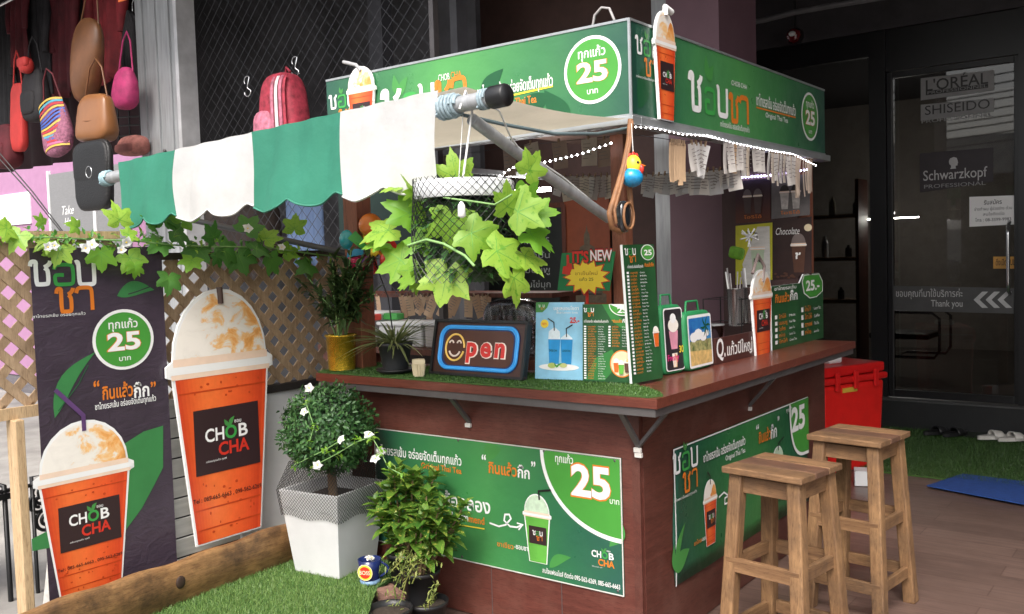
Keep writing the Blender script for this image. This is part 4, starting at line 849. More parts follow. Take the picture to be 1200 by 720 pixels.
HEM = [M('green hem tape', (.035,.19,.13), .7), M('white hem tape', (.55,.55,.54), .7)]
t = thing('awning', 'green and white striped awning with a scalloped edge', 'awning', PB)
def pp(px): return at(px, 118+(518-px)*.2174, 'y', -.80)
edges = [148, 213, 304, 408, 520]
def sc(s): return abs(math.sin(s*math.pi))
for k in range(4):
    a, b = pp(edges[k]), pp(edges[k+1]); n = 2
    mb = MB(); mm = GREENC if k % 2 == 0 else WHITEC
    def fn(x, y, a=a, b=b, k=k):
        q = a+(b-a)*x; h = .245 + .035*sc((k*2 + x*2)+.12) + .02*(k/3.)
        return q + V(0, -.030-.012*y + .010*math.sin(q.x*16)*y - .006*math.sin(q.x*41+y*3), .026-h*y) + V(.012*math.sin(y*4)*math.sin(q.x*5), 0, 0)
    mb.grid(fn, 40, 12, mm); vo = mb.build('valance_stripe', t); mb = MB(); mb.tube([fn(i/40, .985)+V(0,-.002,0) for i in range(41)], .0035, HEM[k%2], 5); mb.build('hem', vo)
mb = MB(); a, b = pp(150), pp(545)
c0, c1 = V(-2.75,-.02,1.93), V(-.0,-.03,1.975)
def cn(x, y): 
    q = (a+(b-a)*x)*(1-y) + (c0+(c1-c0)*x)*y + Z*.026*(1-y); return q - Z*(.05*math.sin(y*math.pi)*(.4+.6*math.sin(x*math.pi))) 
mb.grid(cn, 30, 14, BEIGEC); mb.build('canopy_cloth', t)
def cs(px, rr=None): return None
# ================================================================== hanging basket
c = at(545,262,'y',-.80); top = at(545,213,'y',-.80).z; bot = at(545,330,'y',-.80).z; r0 = .150
t = thing('hanging_basket', 'wire mesh basket of bright plastic vine leaves hung from the awning pipe', 'hanging basket', V(c.x, c.y, bot), None)
mb = MB(); mb.lathe(V(c.x,c.y,top-.05), [(r0-.004,0),(r0,.01),(r0,.045),(r0-.01,.052),(r0-.03,.045),(r0-.03,.0)], WHITEP, 36); mb.build('rim', t)
mb = MB(); hh = top-bot
def bs(x, y): a = x/r0; q = 1 + .03*math.sin(a*3+y*20); return V(c.x+math.cos(a)*(r0+.006)*q, c.y+math.sin(a)*(r0+.006)*q, bot+y)
wirenet(mb, bs, 2*math.pi*r0, hh+.008, .026, .0011, BLACK, .03); mb.build('wire_mesh', t)
mb = MB()
for k in range(420):
    a = random.uniform(0, 6.28); rr = .125*math.sqrt(random.random()); z = bot + random.uniform(.01, hh-.05)
    q = V(math.cos(a), math.sin(a), random.uniform(-.4,.6)); blade(mb, V(c.x,c.y,z)+V(q.x,q.y,0)*rr, q, Z, .05, .022, LEAF_BOX, .3, 2)
mb.lathe(V(c.x,c.y,bot+.0), [(.11,0),(.11,hh-.06)], M('dark moss', (.03,.055,.025), .9, var=.4, scale=60, bmp=.6), 24); mb.build('filling', t)
mb = MB(); camd = (CAM-c); camd.z = 0; camd.normalize()
for px, py, s, ang, dz in ((535,208,34,95,1),(620,200,30,60,1),(470,215,30,200,1),(455,270,36,185,0),(480,250,36,150,0),(470,305,36,205,0),(500,285,30,170,0),(530,260,42,270,0),(552,275,38,320,0),(525,320,44,262,0),(580,295,42,340,0),(605,250,40,20,0),(622,275,34,330,0),(615,300,36,310,0),(600,325,36,285,0),(592,245,34,80,0),(630,250,26,10,0),(448,285,26,190,0),(486,318,30,230,0),(612,235,30,40,0)):
    q = at(px, py, 'y', c.y); dx = q-c; out = math.sqrt(max(.0, (r0+.015)**2-min(dx.x**2, (r0+.015)**2)))
    side = RT*1; off = (q-c).dot(V(RT.x,RT.y,0).normalized()); f = math.sqrt(max(0, (r0+.02)**2-min(abs(off), r0+.02)**2))
    pos = q + camd*(f if not dz else random.uniform(-.02,.05)); an = R(ang + random.uniform(-12,12))
    nrm = (camd*.8 + Z*.5 + RT*(off/r0*.6) + rnd_dir()*.25).normalized()
    maple(mb, pos, RT*math.cos(an)+UP*math.sin(an)+camd*random.uniform(-.2,.4), nrm, s*1.0/ppm(pos), LEAF_VINE, .36, True)
for k in range(12):
    a = random.uniform(0, 6.28); q = V(math.cos(a), math.sin(a), 0)
    if q.dot(camd) > .2: continue
    maple(mb, V(c.x,c.y,bot+random.uniform(0,hh))+q*(r0+.012), q*.4+Z*random.uniform(-1,.4)+rnd_dir()*.5, q+Z*.4, random.uniform(.055,.08), LEAF_VINE, .3)
mb.build('leaves', t)
mb = MB(); mb.tube([at(x, y, 'y', c.y-.16) for x, y in ((478,288),(500,281),(520,286),(545,300),(556,312))], .004, GSTEM, 6); mb.tube([at(x, y, 'y', c.y-.14) for x, y in ((600,228),(580,240),(552,236),(520,232))], .003, GSTEM, 6); mb.build('vine', t)
mb = MB(); hk = PA+d*.14
mb.tube([hk+V(0,-.03,-.02), hk+V(0,0,.036), hk+V(0,.03,-.01), V(c.x,c.y,top+.02), V(c.x,c.y-.02,top-.06)], .0035, WROPE, 6); mb.tube([hk+V(-.03,.02,-.03), V(c.x-.02,c.y,top+.0)], .0015, WROPE, 5); mb.tube([V(c.x,c.y,top-.02), V(c.x-r0,c.y,top-.01)], .002, WROPE, 5); mb.tube([V(c.x,c.y,top-.02), V(c.x+r0,c.y,top-.01)], .002, WROPE, 5); mb.build('string', t)
mb = MB(); q = at(541,247,'y',c.y-.17); mb.lathe(q-Z*.02, [(.004,0),(.012,.005),(.010,.035),(.003,.045)], WHITE, 10); mb.build('tag', t)

# ================================================================== garland along the fence top
t = thing('leaf_garland', 'plastic vine garland with white flowers along the fence top', 'garland', (FX+.05,-.6,1.55))
GP = [(-40,262),(8,276),(60,280),(110,281),(165,280),(200,285),(250,290),(310,292),(375,300),(425,305)]
def gpt(px, py, off=.0): return at(px, py, 'x', -1.80+off)
mb = MB(); mb.tube([gpt(x, y+3*math.sin(x*.2), .02) for x, y in GP], .004, GSTEM, 6); mb.build('vine', t)
mb = MB()
for px, py, s, ang in ((8,268,22,190),(22,276,22,230),(55,284,16,200),(70,292,22,255),(118,296,24,265),(152,302,22,280),(158,312,14,270),(50,262,14,150),(90,266,14,160),(140,258,22,80),(150,276,14,20),(192,258,26,95),(205,272,24,340),(188,285,22,200),(180,265,22,150),(198,326,20,260),(232,292,22,250),(225,305,18,230),(262,292,24,340),(250,278,20,120),(280,300,24,290),(300,292,22,20),(318,305,20,310),(312,280,20,60),(335,296,18,30),(345,268,18,80),(362,312,18,200),(290,268,22,60),(214,258,20,60),(255,300,14,280)):
    pos = gpt(px, py, random.uniform(0, .09)); an = R(ang+random.uniform(-15,15)); n = (X*.8+Y*-.35+Z*.55+rnd_dir()*.3).normalized()
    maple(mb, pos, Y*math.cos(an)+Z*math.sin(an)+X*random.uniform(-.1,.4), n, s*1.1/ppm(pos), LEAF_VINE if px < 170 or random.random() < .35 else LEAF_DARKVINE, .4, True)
for k in range(260):
    s = random.random()*(len(GP)-1); i = int(s); f = s-i; pos = gpt(GP[i][0]+(GP[i+1][0]-GP[i][0])*f, GP[i][1]+(GP[i+1][1]-GP[i][1])*f+random.uniform(-9,9), random.uniform(-.05,.07))
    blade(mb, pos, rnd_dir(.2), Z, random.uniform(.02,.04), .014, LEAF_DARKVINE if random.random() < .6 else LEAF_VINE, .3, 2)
mb.build('leaves', t)
for px, py in ((64,288),(100,291),(142,293),(148,284),(56,290),(290,268),(108,287),(330,290)):
    mb = MB(); pos = gpt(px, py, .10); flower(mb, pos, (X+Y*-.4+rnd_dir()*.4), random.uniform(.018,.026)); mb.build('flower', t)

# ================================================================== white planter with the clipped box ball
bz = .152; rot = Matrix.Rotation(R(7), 3, 'Z'); pc = V(-1.43,-.20,bz)
t = thing('potted_topiary', 'clipped box ball on a stem in a tapered white planter', 'potted tree', pc)
def sq(h, z): return [pc + rot @ V(x*h, y*h, 0) + Z*z for x, y in ((-1,-1),(1,-1),(1,1),(-1,1))]
mb = MB(); PH = .37; vs = sq(.125,0)+sq(.165,PH)+sq(.150,PH)+sq(.140,PH-.06)
mb.add(vs, [(3,2,1,0)]+[(i,(i+1)%4,4+(i+1)%4,4+i) for i in range(4)]+[(4+i,4+(i+1)%4,8+(i+1)%4,8+i) for i in range(4)]+[(8+i,8+(i+1)%4,12+(i+1)%4,12+i) for i in range(4)], PLANTERW)
mb.add(sq(.141,PH-.055), [(0,1,2,3)], SOIL); mb.build('planter', t, bevel=.004)
bc = at(385,503,'y',-.27); br = .193
mb = MB(); mb.tube([pc+Z*(PH-.06), pc+V(.005,-.01,.45), V(bc.x,bc.y,bc.z-.12)], [.022,.019,.016], STEM, 10); mb.build('trunk', t)
mb = MB(); random.seed(3)
for k in range(5200):
    q = rnd_dir(); rr = br*(1+.07*math.sin(q.x*9+q.z*7)+.06*math.sin(q.y*11+q.z*5))*random.uniform(.80,1.04)*(1 if random.random() < .93 else 1.07)
    pos = bc + V(q.x*rr, q.y*rr*.95, q.z*rr*.93); blade(mb, pos, (q*.6+rnd_dir()).normalized(), q, random.uniform(.014,.026), random.uniform(.009,.015), LEAF_BOX, .2, 2)
mb.ball(bc, br*.80, M('inner twigs', (.015,.03,.012), .9), 20); crown = mb.build('crown', t)
mb = MB(); per = .165*8
def net(x, y):
    """netting over the planter rim, drawn in towards the ball above it"""
    s = x/per*4; i = int(s) % 4; f = s-int(s); zt = y
    hw = .169 + (zt-PH)*.105 if zt < PH else .169*(1-.25*min(1,(zt-PH)/.12))
    hw += .003
    cs4 = [(-1,-1),(1,-1),(1,1),(-1,1)]; a, b = cs4[i], cs4[(i+1)%4]; q = V(a[0]+(b[0]-a[0])*f, a[1]+(b[1]-a[1])*f, 0)*hw
    wob = .006*math.sin(x*31) if zt < PH-.08 else 0
    return pc + rot @ q + Z*(zt+wob)
wirenet(mb, lambda x, y: net(x % per, y+PH-.115), per, .235, .0165, .0011, BLACK, .02); mb.build('netting', t)
for px, py, yy in ((362,455,-.40),(400,516,-.45),(432,510,-.42),(440,538,-.40),(372,545,-.44),(357,483,-.42),(446,530,-.38)):
    mb = MB(); pos = at(px, py, 'y', yy); flower(mb, pos, (V(.5,-.8,.3)+rnd_dir()*.5), .021); mb.build('flower', crown)
mb = MB()
for pts in (((370,545),(395,532),(418,518),(436,512)),((436,512),(446,530),(455,548),(470,556)),((358,470),(368,500),(362,520)),((400,516),(380,528),(345,545))):
    q = [at(x, y, 'y', -.43) for x, y in pts]; mb.tube(q, .0022, GSTEM, 5)
    for a in q:
        for k in range(7): blade(mb, a+rnd_dir()*.015, rnd_dir(), Z, .022, .013, LEAF_VINE, .2, 2)
mb.build('flower_sprig', crown)
mb = MB(); q = at(366,670,'z',.155)
for k in range(26): blade(mb, q+V(random.uniform(-.02,.02),random.uniform(-.01,.01),random.uniform(0,.02)), rnd_dir(.5), Z, .022, .014, LEAF_BOX, .2, 2)
one(mb, 'weed', 'small green weed sprig at the foot of the white planter', 'plant', (q.x, q.y, .152))
# mug
mp = at(434,683,'z',.153); NAVY = M('navy glaze', (.012,.022,.10), .2, var=.1)
t = thing('mug', 'navy mug with a round yellow badge used as a small vase', 'mug', mp)
mb = MB(); mb.lathe(mp, [(.037,0),(.042,.005),(.038,.017),(.044,.06),(.049,.102),(.046,.102),(.040,.06),(.034,.025)], NAVY, 24); mb.build('body', t)
mb = MB(); hd = (RT*1).normalized(); hd = V(hd.x, hd.y, 0).normalized(); mb.tube([mp+hd*(.044+.034*math.sin(math.pi*k/10))+Z*(.026+.064*k/10) for k in range(11)], .0055, NAVY, 8); mb.build('handle', t)
mb = MB(); mb.lathe(mp+Z*.001, [(.039,.0),(.0432,.003),(.0432,.012),(.039,.017)], M('pale blue glaze', (.20,.32,.50), .3), 24); mb.build('foot_ring', t)
cdv = V(CAM.x-mp.x, CAM.y-mp.y, 0).normalized(); cdv = (cdv - hd*.45).normalized(); uu = cdv.cross(Z)*-1
p = Print(mp+cdv*.0475+Z*.058, -cdv.cross(Z) if (-cdv.cross(Z)).dot(RT) > 0 else cdv.cross(Z), cdv, t); p.part('badge'); p.disc(0,0,.034,CREAM,0); p.disc(0,0,.031,YELLOW,1); p.disc(0,0,.025,REDINK,2); p.text('BOSS',0,-.008,.017,CREAM,3,.02,w=.048,al='c'); p.done()
mb = MB()
for k in range(5): flower(mb, mp+V(random.uniform(-.02,.02),random.uniform(-.02,.02),.106), Z+rnd_dir()*.5, .016)
mb.build('flower', t)

# ================================================================== pots and speckled shrubs before the board
def pot(mb, c, r, h, m=BLACK, soil=True):
    mb.lathe(c, [(r*.72,0),(r*.94,h*.86),(r*1.0,h*.86),(r*1.03,h),(r*.95,h),(r*.90,h*.84)], m, 26)
    if soil: mb.lathe(c+Z*h*.84, [(r*.92,0),(r*.5,.006),(.0,.008)], SOIL, 20, caps=False)
def croton(name, label, rim, r, h, stems, spread, n, crown):
    c = rim-Z*h; t = thing(name, label, 'potted plant', c, 'potted plants in front of the board')
    mb = MB(); pot(mb, c, r, h); mb.build('pot', t)
    ms, ml = MB(), MB()
    for (px, py, yy, sz) in crown:
        tip = at(px, py, 'y', yy); b = rim + V(random.uniform(-.03,.03), random.uniform(-.03,.03), -.02)
        mid = (b+tip)/2 + V(random.uniform(-.02,.02), 0, -.02); ms.tube([b, mid, tip], [.006,.005,.003], STEM, 6)
        ax = (tip-mid).normalized()
        for k in range(n):
            f = k/n; a = k*2.4; x, y, z = frame((ax+Z*.5)); dr = (x*math.cos(a)+y*math.sin(a))*(1-.55*f) + z*(.15+.9*f)
            L = sz*random.uniform(.75, 1.1)*(1-.35*f); blade(ml, tip - ax*.10*(1-f)*sz/.09 + rnd_dir()*.006, dr, Z, L, L*.60, LEAF_CROTON, .35, 5)
    ms.build('stem', t); ml.build('leaves', t); return t
rim = at(476,645,'y',-.13); croton('potted_shrub', 'tall speckled shrub in the rear black pot beside the planter', rim, .085, .15, 0, 0, 16, [(468,545,-.12,.08),(490,552,-.10,.08),(452,572,-.20,.095),(476,568,-.20,.095),(500,575,-.14,.09),(446,602,-.22,.09),(468,600,-.24,.10),(492,598,-.22,.09),(486,620,-.2,.08),(438,585,-.2,.08),(460,552,-.22,.09),(484,555,-.2,.09),(510,555,-.12,.08),(456,628,-.2,.08)])
rim2 = at(492,667,'y',-.22); croton('potted_shrub', 'lower speckled shrub in the black pot stacked on another', rim2, .082, .135, 0, 0, 16, [(500,578,-.22,.09),(522,586,-.20,.09),(538,612,-.18,.085),(512,612,-.26,.095),(488,618,-.28,.09),(528,632,-.2,.085),(503,640,-.27,.08),(545,590,-.18,.07),(515,595,-.27,.09),(496,600,-.30,.09)])
mb = MB(); b3 = V(rim2.x+.035, rim2.y-.005, .0); pot(mb, b3, .088, rim2.z-.135-.003+.018, soil=True); t3 = one(mb, 'plant_pot', 'black plastic pot on the floor underneath the stacked shrub pot', 'plant pot', b3)
mb = MB(); b1 = rim-Z*.15
for k in range(2): mb.box((b1.x, b1.y, .02+k*.07+.012), (.20-.02*k,.11,.062), M('old brick', (.20,.11,.075), .9, var=.3, scale=25, bmp=.5), Matrix.Rotation(R(12*k), 3, 'Z'))
mb.box((b1.x, b1.y, (b1.z+.13)/2+.008), (.17,.10,max(.004,b1.z-.125)), BLACK); one(mb, 'brick_stack', 'old bricks under the rear shrub pot', 'bricks', (b1.x, b1.y, 0))
c4 = at(457,712,'y',-.40); b4 = V(c4.x, c4.y, 0); t = thing('plant_pot', 'low black pot with trailing succulent at the front of the pots', 'plant pot', b4)
mb = MB(); pot(mb, b4, .088, c4.z); mb.build('pot', t)
mb = MB(); q = at(457,698,'y',-.28); mb.box(V(q.x,q.y,q.z), (.12,.08,.04), M('rusty brown brick', (.22,.12,.09), .9, var=.3, scale=20, bmp=.5), Matrix.Rotation(R(-20),3,'Z')); mb.box(V(q.x,q.y,(q.z-.02)/2), (.09,.07,max(.01,q.z-.022)), BLACK); one(mb, 'brick', 'single brown brick lying between the mug and the pots', 'brick', (q.x,q.y,0))
mb = MB()
for cx, cy, n, yy in ((473,655,60,-.30),(484,668,50,-.32),(462,672,40,-.33),(465,700,26,-.35),(493,660,30,-.3)):
    for k in range(n):
        pos = at(cx+random.gauss(0,9), cy+random.gauss(0,7), 'y', yy+random.uniform(-.03,.03)); blade(mb, pos, rnd_dir(.1), Z, random.uniform(.018,.032), .007, LEAF_OLIVE, .3, 2)
for pts in (((480,650),(470,672),(462,690),(464,702)),((486,660),(476,680),(470,703)),((474,645),(468,660),(460,668)),((490,665),(487,675),(483,684))): mb.tube([at(x, y, 'y', -.33) for x, y in pts], .003, LEAF_OLIVE, 5)
q = at(475,660,'y',-.3); one(mb, 'trailing_succulent', 'yellow green trailing succulent hanging between the black pots', 'plant', q)
mb = MB()
for k in range(46):
    f = k/46; pos = at(512-13*f+random.uniform(-5,5), 684+28*f, 'y', -.33); blade(mb, pos, rnd_dir(), Z, .022, .007, LEAF_OLIVE, .3, 2)
mb.tube([at(x, y, 'y', -.32) for x, y in ((512,684),(508,697),(500,712))], .003, LEAF_OLIVE, 5); one(mb, 'trailing_succulent', 'thin sprig trailing over the lower right black pot', 'plant', at(510,690,'y',-.33))
mb = MB(); q = at(552,722,'y',-.42); mb.ball(V(q.x,q.y,.0+.03), .09, M('pale stone', (.52,.50,.47), .85, var=.2, scale=12, bmp=.5), 18, (1.1,.8,.62)); one(mb, 'stone', 'pale rounded stone at the bottom frame edge', 'stone', (q.x,q.y,0))

# ================================================================== on the counter
CT = 1.0005
mb = MB(); CTURF = [(L0+.01,-.128),(.110,-.128),(.143,-.075),(.06,.02),(-.06,.10),(-.14,.22),(L0+.01,.22)]
mb.prism((0,0,CT), X, Y, Z, CTURF, .006, TURF_B); turfmesh(mb, CTURF, CT+.006, 16000, .010, leafm('counter turf blade', (.05,.13,.025), (.11,.22,.05), .3))
o = mb.build('counter_turf', base=(-.7,0,CT)); tag(o, 'green artificial turf runner covering the front counter', 'turf mat'); o['kind'] = 'stuff'
ZC = CT+.0105
# gold pot with fern
q = at(401,433,'z',ZC); t = thing('potted_fern', 'dark leafy plant in a shiny gold pot on the counter corner', 'potted plant', q)
mb = MB(); mb.lathe(q, [(.060,0),(.068,.15),(.073,.152),(.073,.160),(.066,.160),(.062,.14)], M('gold foil', (.72,.46,.04), .22, .75, var=.25, scale=30, bmp=.4), 28); mb.lathe(q+Z*.135, [(.064,0),(.0,.012)], SOIL, 20, caps=False); mb.build('pot', t)
ms, ml = MB(), MB(); random.seed(11)
for k in range(46):
    a = random.uniform(0,6.28); tip = at(random.gauss(403,25), random.uniform(292,375), 'y', q.y+random.uniform(-.08,.12)); b = q+V(math.cos(a)*.02, math.sin(a)*.02, .14)
    mid = (b+tip)/2+V(0,0,.05); pts = [b, b*.6+mid*.4, mid, tip]; ms.tube(pts, .003, GSTEM if k%3 else STEM, 5)
    for s in range(16):
        f = .35+.65*s/16; pos = b*(1-f)**2 + mid*2*f*(1-f) + tip*f*f; dr = (tip-b).normalized()+rnd_dir()*.9; blade(ml, pos, dr, Z, random.uniform(.045,.075), .021, LEAF_DK, .4, 3)
ms.build('stem', t); ml.build('leaves', t)
# spider plant
q = at(464,437,'z',ZC); t = thing('spider_plant', 'grassy variegated plant in a black pot with a saucer on the counter', 'potted plant', q)
mb = MB(); mb.lathe(q, [(.060,0),(.085,.012),(.086,.020),(.06,.018)], BLACK, 28); mb.build('saucer', t)
mb = MB(); pot(mb, q+Z*.019, .076, .115, M('dark grey pot', (.030,.032,.034), .5)); mb.build('pot', t)
mb = MB()
for k in range(110):
    a = random.uniform(0,6.28); b = q+V(math.cos(a)*.03*random.random(), math.sin(a)*.03*random.random(), .12); L = random.uniform(.11,.22); e = random.uniform(.25,1.2)
    blade(mb, b, V(math.cos(a),math.sin(a),e), Z, L, .011, LEAF_SPIDER, .55*(1.3-e*.6), 6)
mb.build('leaves', t)
q = at(491,441,'z',ZC); t = thing('cream_basket', 'tiny cream ribbed basket box between the plant and the open sign', 'basket', q)
mb = MB(); mb.lathe(q, [(.026,0),(.034,.050),(.036,.052),(.036,.058),(.030,.058),(.026,.03)], CREAM, 4, smooth=False)
for k in range(16): a = k*math.pi/8+.1; mb.tube([q+V(math.cos(a),math.sin(a),0)*.022+Z*.004, q+V(math.cos(a),math.sin(a),0)*.028+Z*.05], .002, CREAM, 4)
mb.build('body', t)
mb = MB(); mb.lathe(q+Z*.0585, [(.038,0),(.036,.012),(.0,.016)], CREAM, 4, smooth=False); mb.build('lid', t)
# colourful windmill toy stuck in the spider plant
tb = at(462,425,'y',.03); tt0 = at(447,318,'y',.03); hub = at(434,292,'y',.05)
t = thing('windmill_toy', 'rainbow windmill toy with coloured balls above the spider plant', 'toy', at(464,437,'z',ZC)+Z*.12)
mb = MB(); mb.tube([at(465,425,'y',.04), at(455,350,'y',.04), hub], .003, BLACK, 6); mb.build('stick', t)
def cball(nm, px, py, r, c):
    mb = MB(); mb.ball(at(px, py, 'y', .05), r/ppm(hub), M(nm, c, .25, coat=.5), 18); mb.build('ball', t)
for a in [('teal ball',410,281,13,(.03,.35,.40)),('orange ball',434,264,14,(.80,.22,.03)),('pink ball',419,308,13,(.75,.03,.13)),('red ball',459,305,14,(.70,.04,.03))]: cball(*a)
mb = MB()
for k in range(8):
    a = k*math.pi/4; d = RT*math.cos(a)+UP*math.sin(a); e = RT*math.cos(a+.7)+UP*math.sin(a+.7); c = hub+V(0,.02,0); r = 30/ppm(hub)
    cc = [(.7,.04,.04),(.8,.3,.03),(.8,.6,.04),(.06,.4,.08),(.03,.3,.55),(.2,.05,.45)][k % 6]; mb.add([c, c+d*r, c+(d+e)*.5*r*1.05+V(0,-.02,0), c+e*r*.35+V(0,-.025,0)], [(0,1,2,3)], M('sail %d' % k, cc, .35))
mb.build('sails', t, solid=.001)
mb = MB(); c = at(437,296,'y',.015); mb.ball(c, .026, YELLOW, 14, (1.3,.8,.8)); 
for s in (-.5,.1,.7): mb.lathe(c+RT*.026*s-RT*.003, [(.0225*math.sqrt(1-(s*.75)**2),0),(.0225*math.sqrt(1-(s*.75)**2),.008)], BLACK, 14, axis=RT, caps=False)
mb.ball(c-RT*.032+UP*.004, .012, INK, 10); mb.ball(c+UP*.024-RT*.006, .016, WHITE, 12, (1,.4,1.3)); mb.build('bee', t)
# OPEN sign
A, u, n, w, h = standing((504,438), (613,446), 375, ZC, .22); t = thing('open_sign', 'neon style open sign in a black frame standing on the counter', 'sign', A)
mb = MB(); v = n.cross(u); slab(mb, A-n*.002, u, n, w, h, .02, M('brown sign face', (.075,.030,.022), .3)); mb.build('face', t)
mb = MB(); fr = .011
for x0, y0_, x1, y1_ in ((0,0,w,fr),(0,h-fr,w,h),(0,fr,fr,h-fr),(w-fr,fr,w,h-fr)): mb.prism(A+u*x0+v*y0_-n*.024, u, v, n, [(0,0),(x1-x0,0),(x1-x0,y1_-y0_),(0,y1_-y0_)], .032, BLACK)
mb.build('frame', t, bevel=.002)
p = Print(A, u, n, t); NB = M('blue neon', (.05,.33,.75), .3, emit=.12); NBD = M('deep blue glow ring', (.012,.045,.17), .4)
def rr(x0, y0, x1, y1, r):
    o = []
    for cx, cy, a0 in ((x1-r,y0+r,-90),(x1-r,y1-r,0),(x0+r,y1-r,90),(x0+r,y0+r,180)): o += [(cx+r*math.cos(R(a0+k*15)), cy+r*math.sin(R(a0+k*15))) for k in range(7)]
    return o
p.part('neon_border'); p.poly(rr(w*.07,h*.09,w*.93,h*.91,.055), NBD, 1); p.poly(rr(w*.13,h*.185,w*.87,h*.815,.04), M('sign brown', (.10,.036,.024), .3), 2)
o = rr(w*.085,h*.125,w*.915,h*.875,.05); p.mb.tube([p.P(x, y, 5) for x, y in o], .0062, NB, 8, closed=True); o = rr(w*.105,h*.155,w*.895,h*.845,.045); p.mb.tube([p.P(x, y, 4) for x, y in o], .003, NB, 6, closed=True)
NY = M('yellow neon', (.85,.55,.13), .3, emit=.12); NRD = M('red neon', (.62,.035,.03), .3, emit=.08); NW = M('warm white led', (.8,.66,.58), .3, emit=.12)
p.part('smiley'); cx, cy, r = w*.255, h*.50, h*.235; p.mb.tube([p.P(cx+r*.92*math.cos(k*.2), cy+r*math.sin(k*.2), 5) for k in range(31)], .0042, NY, 8)
p.mb.tube([p.P(cx+r*.55*math.cos(R(a)), cy-r*.12+r*.55*math.sin(R(a)), 5) for a in range(200,341,14)], .004, NW, 6)
for s in (-1,1): p.mb.tube([p.P(cx+s*r*.38+r*.2*math.cos(R(a)), cy+r*.28+r*.22*math.sin(R(a)), 5) for a in range(10,171,16)], .0035, NW, 6)
p.part('lettering')
x = w*.38
for chx in 'pen':
    tw = p.text(chx, x, h*.36, h*.36, NW, 3, .06, sx=1.05); p.text(chx, x+.002, h*.36+.001, h*.35, NRD, 4, .035, sx=1.02); x += tw*1.14
rn = random.Random(4)
for k in range(30):
    pass
p.done()
# drink posters and menus
SKY = M('pale blue poster ink', (.28,.58,.78), .35, var=.2, scale=7)
A, u, n, w, h = standing((627,444), (683,446), 355, ZC, .10); t = thing('drink_poster', 'pale blue poster of two blue iced drinks standing on the counter', 'poster', A)
mb = MB(); slab(mb, A, u, n, w, h, .006, SKY, WHITEP); mb.build('board', t); p = Print(A, u, n, t)
p.part('drink_picture'); BLUE = M('blue drink ink', (.02,.28,.62), .35, var=.2); ICE = M('ice ink', (.70,.80,.85), .35, var=.1, scale=60)
for cx, hh in ((.40,.68),(.66,.60)):
    p.poly([(w*(cx-.10),h*.20),(w*(cx+.10),h*.20),(w*(cx+.125),h*.52),(w*(cx-.125),h*.52)], BLUE, 2+cx); p.poly([(w*(cx-.125),h*.52),(w*(cx+.125),h*.52),(w*(cx+.115),h*(hh-.06)),(w*cx,h*(hh)),(w*(cx-.115),h*(hh-.06))], ICE, 2+cx)
    p.stroke([(w*cx,h*(hh-.05)),(w*(cx-.01),h*(hh+.06)),(w*(cx+(.12 if cx > .5 else -.14)),h*(hh+.11))], .004, INK, 3+cx)
p.text('CHOB CHA', w*.38, h*.36, h*.028, DGREEN, 4, .01, w=w*.17, al='c'); p.text('CHOB CHA', w*.66, h*.36, h*.028, DGREEN, 4, .01, w=w*.17, al='c')
p.part('plate_picture'); p.disc(w*.5,h*.16,w*.42,WHITE,1.2,h*.045); p.disc(w*.36,h*.18,w*.085,M('lime ink',(.45,.55,.14),.4),5,h*.035); p.disc(w*.60,h*.185,w*.08,M('lime ink 2',(.55,.58,.22),.4),5.3,h*.03); p.leaf(w*.45,h*.15,w*.16,h*.012,.6,GREEN,5.6); p.leaf(w*.5,h*.16,w*.13,h*.012,2.4,GREEN,5.9)
p.part('lettering'); p.text('บลูเลมอนโซดา', w*.38, h*.90, h*.045, WHITE, 2, .01, w=w*.52); p.text('Blue Lemon Soda', w*.44, h*.855, h*.025, WHITE, 2, .0, w=w*.44); p.text('25.-', w*.72, h*.735, h*.07, REDINK, 2, .04, w=w*.2)
p.part('price_badge'); p.disc(w*.19,h*.72,w*.085,YELLOW,1.5,h*.055); p.text('NEW', w*.19, h*.705, h*.03, ORANGE, 3, .02, w=w*.10, al='c')
p.part('logo'); p.poly([(0,h),(0,h*.87),(w*.14,h*.87),(w*.24,h*.93),(w*.28,h)], GREEN2, 1); p.thai(w*.06, h*.895, h*.085, 2, .02, False)
p.done()
MENUG = M('menu green ink', (.022,.085,.030), .35, var=.3, scale=5); MENUL = M('menu light green ink', (.04,.20,.05), .35, var=.2, scale=5)
A, u, n, w, h = standing((683,447), (741,449), 357, ZC, .06); t = thing('menu_board', 'green drink menu beside the blue poster with three cups in a circle', 'menu', A)
mb = MB(); slab(mb, A, u, n, w, h, .006, MENUG, WHITEP); mb.build('board', t); p = Print(A, u, n, t)
p.part('leaf_motif'); p.poly([(w*.05,h*.02),(w*.45,h*.02),(w*.75,h*.25),(w*.6,h*.42),(w*.25,h*.30)], MENUL, .5)
p.part('leaf_motif'); p.poly([(w*.4,h),(w*.62,h),(w*.7,h*.86),(w,h*.72),(w,h*.6),(w*.6,h*.78)], MENUL, .5)
p.part('price_badge'); arc = [(w*.81-w*.27*math.cos(a), h-.0-h*.15*math.sin(a)) for a in [math.pi*k/20 for k in range(21)]]; p.poly([q for q in arc if q[0] <= w*1.0]+[(w,h)], WHITE, 1); p.poly([(w*.81+(x-w*.81)*.94, h+(y-h)*.92) for x, y in arc if x <= w], GREEN, 1.5); p.text('25', w*.81, h*.89, h*.07, WHITE, 3, .03, w=w*.2, al='c')
p.part('logo'); p.thai(w*.03, h*.83, h*.14, 2, .02, False); 
p.part('lettering'); p.text('ชาไทยรสเข้ม อร่อยจัดเต็มทุกแก้ว', w*.03, h*.765, h*.03, WHITE, 2, .01, w=w*.5); p.text('“กินแล้ว', w*.60, h*.765, h*.035, ORANGE, 2, .02, w=w*.2); p.text('กี๊ก”', w*.81, h*.765, h*.04, WHITE, 2, .02, w=w*.15)
